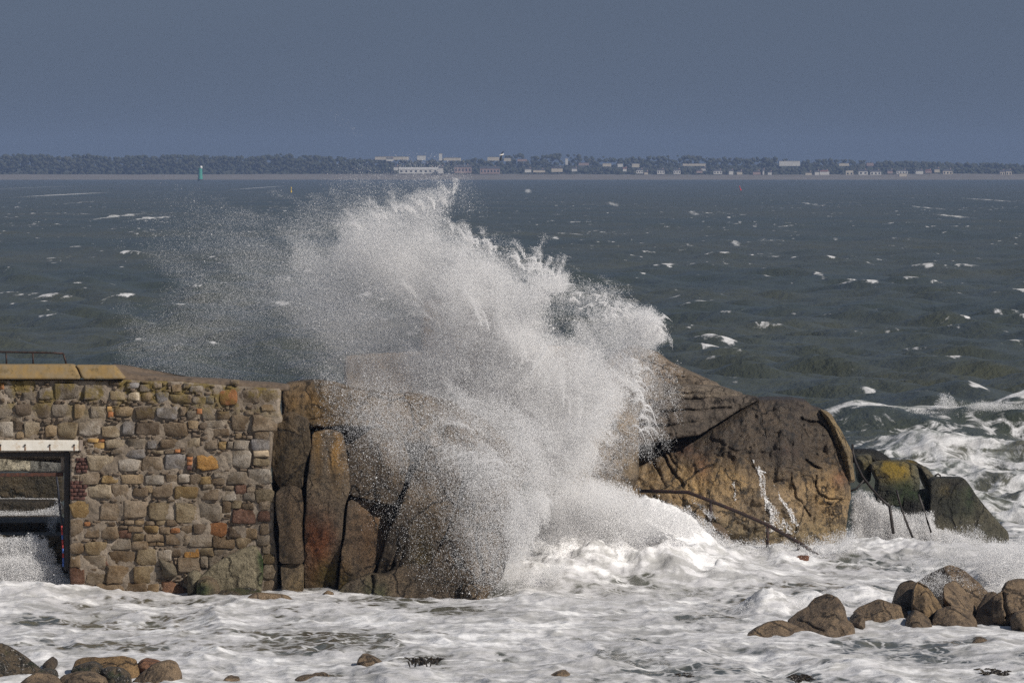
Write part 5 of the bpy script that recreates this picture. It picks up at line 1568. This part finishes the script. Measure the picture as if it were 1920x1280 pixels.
for pts, Y, lab, mat, kw in (
    ([(-60, 1216), (-10, 1214), (12, 1222), (36, 1234), (58, 1250), (80, 1268), (86, 1310), (-60, 1310)], 97.4, 'sloping weed-covered boulder in the near left corner', 'weedrock', dict(rnd=.14, lean=.6, amp=.09, ns=2.5, seed=121)),
    ([(66, 1262), (84, 1257), (100, 1264), (104, 1290), (66, 1290)], 97.0, 'dark shell-covered stone right of the corner boulder', 'weedrock', dict(rnd=.08, lean=.5, amp=.06, ns=4, seed=122)),
    ([(20, 1296), (38, 1278), (60, 1266), (88, 1268), (110, 1280), (118, 1310), (20, 1310)], 96.3, 'smooth pale brown stone in front of the corner boulder', 'boulder', dict(rnd=.16, lean=.6, amp=.05, seed=123)),
    ([(128, 1262), (134, 1244), (150, 1241), (186, 1240), (228, 1238), (250, 1242), (256, 1262), (260, 1300), (130, 1300)], 98.0, 'long flat-topped ochre boulder of the near heap', 'boulder', dict(rnd=.10, lean=.45, amp=.06, seed=124, tint=lambda x, z, c: c * np.array((1.15, 1.02, .75)))),
    ([(130, 1258), (150, 1248), (172, 1246), (190, 1258), (192, 1285), (130, 1285)], 97.3, 'shell-crusted stone in front of the ochre boulder', 'weedrock', dict(rnd=.10, lean=.4, amp=.08, ns=4, seed=125)),
    ([(96, 1296), (110, 1272), (140, 1264), (172, 1266), (198, 1278), (204, 1310), (96, 1310)], 96.6, 'rounded brown stone lowest in the near heap', 'boulder', dict(rnd=.16, lean=.6, amp=.05, seed=126)),
    ([(182, 1262), (200, 1252), (224, 1258), (244, 1272), (246, 1310), (184, 1310)], 96.9, 'black mussel-covered stone in the middle of the near heap', 'weedrock', dict(rnd=.12, lean=.5, amp=.09, ns=4, seed=127)),
    ([(240, 1290), (262, 1264), (286, 1248), (312, 1242), (328, 1246), (338, 1266), (342, 1310), (240, 1310)], 97.2, 'large rounded grey brown boulder at the right end of the near heap', 'boulder', dict(rnd=.2, lean=.4, amp=.08, seed=128)),
    ([(252, 1250), (262, 1240), (290, 1243), (305, 1250), (300, 1265), (254, 1265)], 98.6, 'reddish stone tucked behind the rounded end boulder', 'boulder', dict(rnd=.06, lean=.4, amp=.04, seed=129, tint=lambda x, z, c: c * np.array((1.1, .75, .62)))),
    ([(80, 1246), (90, 1238), (100, 1246), (100, 1256), (80, 1256)], 98.9, 'tiny dark stone in the foam behind the near heap', 'boulder', dict(rnd=.05, lean=.4, amp=.02, seed=130, tint=lambda x, z, c: c * .5)),
):
    kw = {'cell': .016, 'thick': 1.0, 'facet': .6, 'edge': .035, **kw, 'rnd': kw['rnd'] * .35, 'amp': kw['amp'] * 1.3}
    boulder(pts, Y, lab, mat, NG, **kw)

# floating weed
for i, (px, py, w, lab) in enumerate(((795, 1254, 26, 'tuft of dark seaweed sticking up from the foam near the lone boulder'), (1300, 1274, 22, 'dark weed bed left at the near edge of the foam'), (1345, 1275, 16, 'dark weed bed right of the first one'),
                                      (1500, 1277, 12, 'thin dark weed patch before the low right foam'), (1866, 1266, 22, 'long dark weed patch near the right corner'))):
    Y = seaY(py)
    b = at(px, py, Y)
    bm = bmesh.new()
    r2 = random.Random(i + 5)
    for k in range(46):
        x0 = b.x + r2.uniform(-1, 1) * w / FPX * Y
        y0 = Y + r2.uniform(-.5, .5)
        ln = r2.uniform(.06, .20) if i == 0 else r2.uniform(.08, .22)
        tall = r2.uniform(.3, 1.0) * (.07 if i == 0 else .015)
        dx = r2.uniform(-1, 1) * ln
        pts = [Vector((x0, y0, .0)), Vector((x0 + dx * .5, y0 - .03, .05 + tall * .6)), Vector((x0 + dx, y0 - .06, .05 + tall * r2.uniform(.5, 1.1)))]
        add_tube(bm, [p - b for p in pts], [.014, .022, .006], 4)
    o = bm_obj('seaweed', bm, M['weed'], None, True)
    o.location = b + Vector((0, 0, .08 if i == 0 else .02))
    tag(o, lab, 'seaweed', 'seaweed in the surf', 'stuff')

# ------------------------------------------------------------------ spray and white water: clouds of droplets
def poly_field(GX, GY, poly, inner, outer):
    """1 well inside, 0 well outside; outer may be huge on the windward side"""
    P = np.stack([GX.ravel(), GY.ravel()], 1)
    pl = np.array(poly, float)
    d, _ = seg_dist(P, pl, np.roll(pl, -1, 0))
    s = np.where(inside(P, pl), d, -d).reshape(GX.shape)
    return sstep(-outer, inner, s)


def shower(name, zones, label, step=3.0, seed=1, fine=0.36, strands=()):
    """zones: polygon, optical depth, inner and outer softness px, distance, depth spread m, droplet radius m, noise size px, noise strength, streak direction"""
    PT, RD = [], []
    g = np.random.default_rng(seed)
    for zi, (poly, tau, si, so, Y0, sp, rad, nz, ns, (ax_, ay_)) in enumerate(zones):
        pl = np.array(poly, float)
        lo, hi = pl.min(0) - so, pl.max(0) + so
        GX, GYY = np.meshgrid(np.arange(lo[0], hi[0], step), np.arange(lo[1], hi[1], step))
        f = poly_field(GX, GYY, poly, si, so)
        u = (GX * ax_ + GYY * ay_) / nz
        v = (-GX * ay_ + GYY * ax_) / nz
        w = fbm(u * .35 + zi * 3.3, v + zi * 7.7, seed + .5, 6, .62)
        k = np.clip(1 + ns * (w - .5) * 4, 0, 3)
        f = f ** (1.7 if so > 150 else 1.0)
        ed = np.clip((f - (1 - f) * ns * (w < .5) * .8), 0, 1)
        dens = tau * ed * k
        rad = rad * fine
        pr = rad * FPX / Y0
        lam = dens * step * step / (math.pi * pr * pr)
        cnt = g.poisson(lam)
        n = int(cnt.sum())
        px = np.repeat(GX.ravel(), cnt.ravel()) + g.uniform(-.5, .5, n) * step
        py = np.repeat(GYY.ravel(), cnt.ravel()) + g.uniform(-.5, .5, n) * step
        Y = Y0 + g.normal(0, 1, n) * sp
        # lumps in the cloud: clusters also along the line of sight
        p = pix(px, py, np.full(n, Y0))
        p[:, 1] = Y
        if tau > 1:
            q = fbm(p[:, 0] * 2.1, p[:, 1] * 2.1, p[:, 2] * 2.1 + seed, 3)
            p[:, 1] += (q - .5) * 1.8 * sp
        PT.append(p)
        RD.append(rad * np.exp(g.normal(-.12, .45, n)))
    for (x0, y0, x1, y1, cnt, L, n, drop, Y0, rad) in strands:
        for k in range(cnt):
            u = g.random()
            sx, sy = x0 + (x1 - x0) * u + g.normal(0, 8), y0 + (y1 - y0) * u + g.normal(0, 8)
            a = math.atan2(sy - 930, sx - 1020) + g.normal(0, .32)
            ln = L * g.uniform(.4, 1.3)
            m = int(1.7 * n * g.uniform(.5, 1.5))
            q = g.random(m) ** .8
            w = (1.0 + 7 * q) * g.normal(0, 1, m) * (.25 + .75 * fbm(q * 9, k * 3.1, seed, 2))
            px = sx + math.cos(a) * ln * q - math.sin(a) * w - 8 * q * q
            py = sy + math.sin(a) * ln * q + math.cos(a) * w + drop * q * q
            Y = Y0 + g.normal(0, .5) + g.normal(0, .05, m)
            PT.append(pix(px, py, Y))
            RD.append(rad * .72 * np.exp(g.normal(-.1, .40, m)) * (1.25 - .6 * q))
    P, R = np.concatenate(PT), np.concatenate(RD)
    print(name, len(P))
    return drops_obj(name, P, R, label, 'spray')


UPL, SID = (.80, .60), (1, .0)
shower('wave_spray', [
    # the dense body thrown up from the foot of the rock
    ([(825, 500), (870, 468), (960, 512), (1050, 532), (1012, 590), (1030, 640), (1100, 655), (1160, 690), (1192, 740), (1170, 790), (1120, 850), (1100, 900), (1150, 935), (1000, 950), (955, 900), (900, 868), (845, 836),
      (805, 790), (775, 735), (765, 670), (800, 600)], 2.3, 60, 34, 120.6, .75, .0078, 95, .75, UPL),
    ([(930, 560), (1000, 600), (1060, 700), (1110, 800), (1080, 900), (1130, 940), (1010, 950), (970, 880), (890, 830), (870, 700)], 2.0, 80, 50, 120.2, .6, .0080, 60, .7, (.3, .95)),
    ([(1000, 520), (1062, 516), (1058, 545), (1020, 566), (980, 560)], 1.5, 16, 12, 120.4, .3, .0085, 26, .9, SID),
    ([(1195, 585), (1218, 578), (1243, 608), (1242, 636), (1212, 648), (1192, 626)], 1.7, 14, 12, 121.0, .3, .0088, 24, .9, SID),
    # upper plume bending left in the wind
    ([(650, 430), (720, 385), (790, 358), (850, 350), (852, 375), (838, 415), (900, 460), (960, 505), (940, 570), (800, 560), (690, 520), (610, 470)], 1.5, 60, 45, 121.6, .8, .0068, 85, .65, UPL),
    ([(570, 480), (700, 480), (880, 550), (900, 720), (740, 725), (640, 690), (560, 610)], .72, 70, 100, 122.0, 1.0, .0062, 110, .55, UPL),
    # thin veil drifting off to the left, and stray drops above
    ([(360, 540), (480, 460), (650, 415), (800, 480), (780, 690), (560, 710), (400, 690), (300, 640)], .38, 170, 250, 123.0, 1.4, .0052, 120, .40, UPL),
    ([(640, 350), (760, 320), (860, 335), (880, 390), (760, 400)], .09, 40, 50, 121.6, .8, .0062, 60, .5, UPL),
    ([(840, 430), (960, 470), (1080, 520), (1060, 560), (900, 540)], .30, 30, 30, 120.8, .5, .0070, 40, .9, UPL),
    ([(1010, 580), (1080, 540), (1130, 534), (1190, 565), (1240, 592), (1248, 640), (1200, 670), (1060, 650)], .42, 26, 26, 121.2, .5, .0072, 34, .9, UPL),
    ([(1060, 640), (1100, 590), (1140, 568), (1190, 592), (1232, 622), (1196, 668), (1190, 740), (1140, 800), (1060, 760)], 1.05, 40, 30, 121.2, .6, .0076, 50, .8, (.5, .85)),
    ([(790, 730), (900, 740), (1010, 800), (1050, 880), (1000, 910), (940, 880), (870, 835), (810, 795)], 1.0, 50, 40, 117.3, .3, .0076, 60, .8, UPL),
    ([(950, 905), (985, 915), (1040, 935), (1010, 1000), (970, 1060), (940, 1060), (948, 980)], 1.4, 16, 14, 117.6, .25, .0086, 26, .9, (.3, .95)),
    ([(850, 850), (960, 850), (1000, 940), (960, 1060), (900, 1100), (880, 1040), (870, 940)], .34, 30, 50, 116.5, .3, .0076, 40, .8, (.4, .9)),
    # loose drops over the rock on the right
    ([(1170, 650), (1240, 670), (1258, 740), (1236, 820), (1190, 860), (1120, 900), (1110, 800)], .36, 30, 40, 123.5, .5, .0072, 34, .8, (.5, .85)),
    # loose drops falling over the slabs on the left
    ([(720, 740), (800, 790), (900, 850), (960, 890), (960, 1000), (930, 1070), (890, 1040), (840, 930), (740, 870), (680, 800)], .20, 40, 60, 115.9, .35, .0068, 50, .75, (.4, .9)),
    ([(620, 720), (700, 715), (800, 770), (860, 850), (740, 840), (660, 790)], .26, 40, 60, 116.4, .4, .0072, 50, .6, (.4, .9)),
    ([(620, 800), (760, 800), (950, 900), (1000, 1040), (940, 1110), (800, 1090), (720, 960)], .05, 30, 60, 115.9, .3, .0085, 50, .5, (.4, .9)),
], 'huge burst of white spray exploding over the rocks and drifting left', seed=3, strands=[
    (860, 440, 1050, 530, 34, 52, 420, 14, 120.6, .0046), (1080, 560, 1235, 625, 40, 40, 420, 26, 121.0, .0048), (1180, 660, 1200, 800, 26, 46, 300, 40, 122.4, .0052),
    (660, 430, 845, 380, 26, 40, 420, 10, 121.5, .0042), (860, 790, 960, 890, 16, 80, 320, 30, 117.4, .0048), (900, 600, 1100, 800, 60, 90, 700, 20, 119.9, .0046), (780, 560, 900, 720, 26, 110, 500, 20, 120.6, .0042)])

shower('churned_foam', [
    ([(915, 1090), (925, 1030), (948, 945), (960, 905), (985, 925), (1010, 940), (1060, 905), (1110, 905), (1170, 915), (1230, 928), (1290, 945), (1340, 975), (1350, 1005), (1240, 1020), (1140, 1035), (1050, 1060), (960, 1100)],
     2.6, 34, 16, 121.9, .45, .0095, 46, .85, (.8, .6)),
    ([(925, 1060), (940, 960), (962, 900), (990, 935), (985, 1010), (960, 1070)], 1.6, 24, 16, 120.9, .3, .0095, 22, 1.0, (.3, .95)),
    ([(885, 1098), (930, 1070), (1000, 1062), (1060, 1060), (1030, 1090), (960, 1110), (900, 1115)], 1.6, 14, 14, 118.4, .3, .0090, 26, 1.0, SID),
    ([(1320, 998), (1400, 1022), (1520, 1016), (1600, 1002), (1610, 1040), (1500, 1052), (1350, 1040)], 1.1, 16, 16, 125.6, .4, .0095, 34, 1.0, SID),
    ([(1586, 1030), (1592, 985), (1605, 935), (1628, 925), (1650, 940), (1668, 945), (1690, 975), (1718, 980), (1745, 965), (1756, 985), (1810, 1005), (1870, 1025), (1850, 1050), (1700, 1060), (1600, 1050)], 2.4, 12, 6, 131.6, .14, .0095, 26, .95, (.12, .99)),
    ([(1600, 930), (1618, 918), (1640, 920), (1655, 945), (1700, 968), (1746, 962), (1752, 1005), (1660, 1015), (1600, 1010)], 1.4, 10, 8, 131.65, .08, .0095, 18, 1.0, (.12, .99)),
    ([(1690, 1070), (1720, 1030), (1790, 1010), (1840, 1000), (1830, 1060), (1800, 1080), (1720, 1100)], .8, 26, 26, 113.0, .5, .0090, 34, .9, (.6, .8)),
    ([(1826, 1085), (1832, 1040), (1856, 1018), (1900, 1008), (1960, 1005), (1960, 1085), (1890, 1096)], 1.7, 20, 14, 113.2, .4, .0095, 30, .9, (.6, .8)),
    ([(1385, 1180), (1388, 1140), (1405, 1126), (1450, 1132), (1520, 1120), (1580, 1108), (1590, 1120), (1500, 1145), (1440, 1178), (1400, 1190)], .9, 12, 10, 112.6, .3, .0085, 26, 1.0, SID),
    ([(1700, 1090), (1760, 1075), (1850, 1100), (1930, 1085), (1930, 1105), (1850, 1125), (1730, 1110)], .8, 10, 14, 112.2, .2, .0090, 26, 1.0, SID),
], 'boiling white foam and splashes round the foot of the rocks', seed=5)

shower('cascade', [
    ([(-60, 1006), (0, 1004), (60, 1002), (84, 1008), (98, 1030), (110, 1058), (132, 1094), (100, 1108), (-60, 1112)], 1.5, 10, 6, 118.45, .08, .0080, 30, 1.0, (.15, .98)),
    ([(-60, 1040), (60, 1036), (100, 1056), (130, 1096), (60, 1112), (-60, 1112)], 1.6, 16, 10, 118.3, .12, .0085, 24, .7, SID),
    ([(-60, 958), (60, 960), (100, 948), (112, 940), (112, 972), (100, 980), (-60, 978)], 1.2, 6, 5, 122.6, .05, .0070, 22, .9, SID),
    ([(-60, 932), (60, 934), (110, 935), (112, 942), (60, 940), (-60, 937)], 1.2, 3, 3, 123.8, .05, .0070, 22, .6, SID),
    ([(88, 980), (108, 940), (114, 950), (106, 1000), (92, 1010)], .5, 8, 6, 119.4, .1, .0070, 16, 1.0, (.3, .95)),
], 'white water pouring down the steps inside the wall opening', seed=9)

# runnels of water down the big rock: drops lying on its own surface
xs_, zs_, ys_ = LOW
P, R = [], []
g = np.random.default_rng(4)
for line, w, n in (([(1408, 862), (1424, 878), (1430, 900), (1436, 930), (1440, 965), (1452, 1000)], 9, 1700), ([(1424, 884), (1440, 890), (1452, 912), (1466, 938), (1486, 965), (1498, 992)], 4.0, 650),
                   ([(1434, 935), (1450, 960), (1470, 985), (1485, 1005)], 13, 900), ([(1474, 945), (1485, 962), (1492, 985)], 2.0, 260), ([(1376, 905), (1380, 940)], 1.2, 120)):
    L = np.array(line, float)
    tt = g.uniform(0, 1, n)
    cum = np.concatenate([[0], np.cumsum(np.hypot(*np.diff(L, axis=0).T))])
    px = np.interp(tt * cum[-1], cum, L[:, 0])
    py = np.interp(tt * cum[-1], cum, L[:, 1])
    strand = np.floor(g.uniform(0, 4, n)) - 1.5
    px = px + (strand * .45 + g.normal(0, .22, n)) * w * (0.35 + 0.9 * tt) + 2.0 * np.sin(py * .11 + strand * 2)
    keep = fbm(px * .12, py * .04, 3.0, 3) > .40
    px, py = px[keep], py[keep]
    p = pix(px, py, np.full(len(px), RY))
    for i in range(0, len(p), 400):
        d = (p[i:i + 400, 0, None] - xs_) ** 2 + (p[i:i + 400, 2, None] - zs_) ** 2
        p[i:i + 400, 1] = ys_[d.argmin(1)] - .006
    P.append(p)
    R.append(.0062 * np.exp(g.normal(0, .3, len(p))))
drops_obj('water_runnels', np.concatenate(P), np.concatenate(R), 'thin white runnels of water streaming down the big rock', 'water')

shower('crest_spray', [
    ([(1752, 770), (1768, 745), (1784, 742), (1800, 760), (1812, 775)], .9, 10, 12, 197, .4, .0125, 16, 1.0, (.3, .95)),
    ([(1565, 782), (1620, 776), (1700, 768), (1780, 772), (1850, 752), (1930, 758), (1930, 772), (1850, 768), (1780, 784), (1700, 778), (1600, 786)], .9, 5, 6, 196, .6, .0130, 18, 1.0, SID),
], 'spray flung off the long breaking crest beyond the headland', seed=12)

# ------------------------------------------------------------------ the air
bm = bmesh.new()
add_box(bm, (-1500, -60, -6), (1500, 6300, 46))
t = NT('sea haze')
v = t.n('VolumePrincipled', {'Color': (0.36, 0.49, 0.78), 'Density': 1.2e-4, 'Anisotropy': 0.0})
t.t.links.new(v.outputs[0], t.out.inputs['Volume'])
o = bm_obj('haze', bm, t.m)
tag(o, kind='stuff')
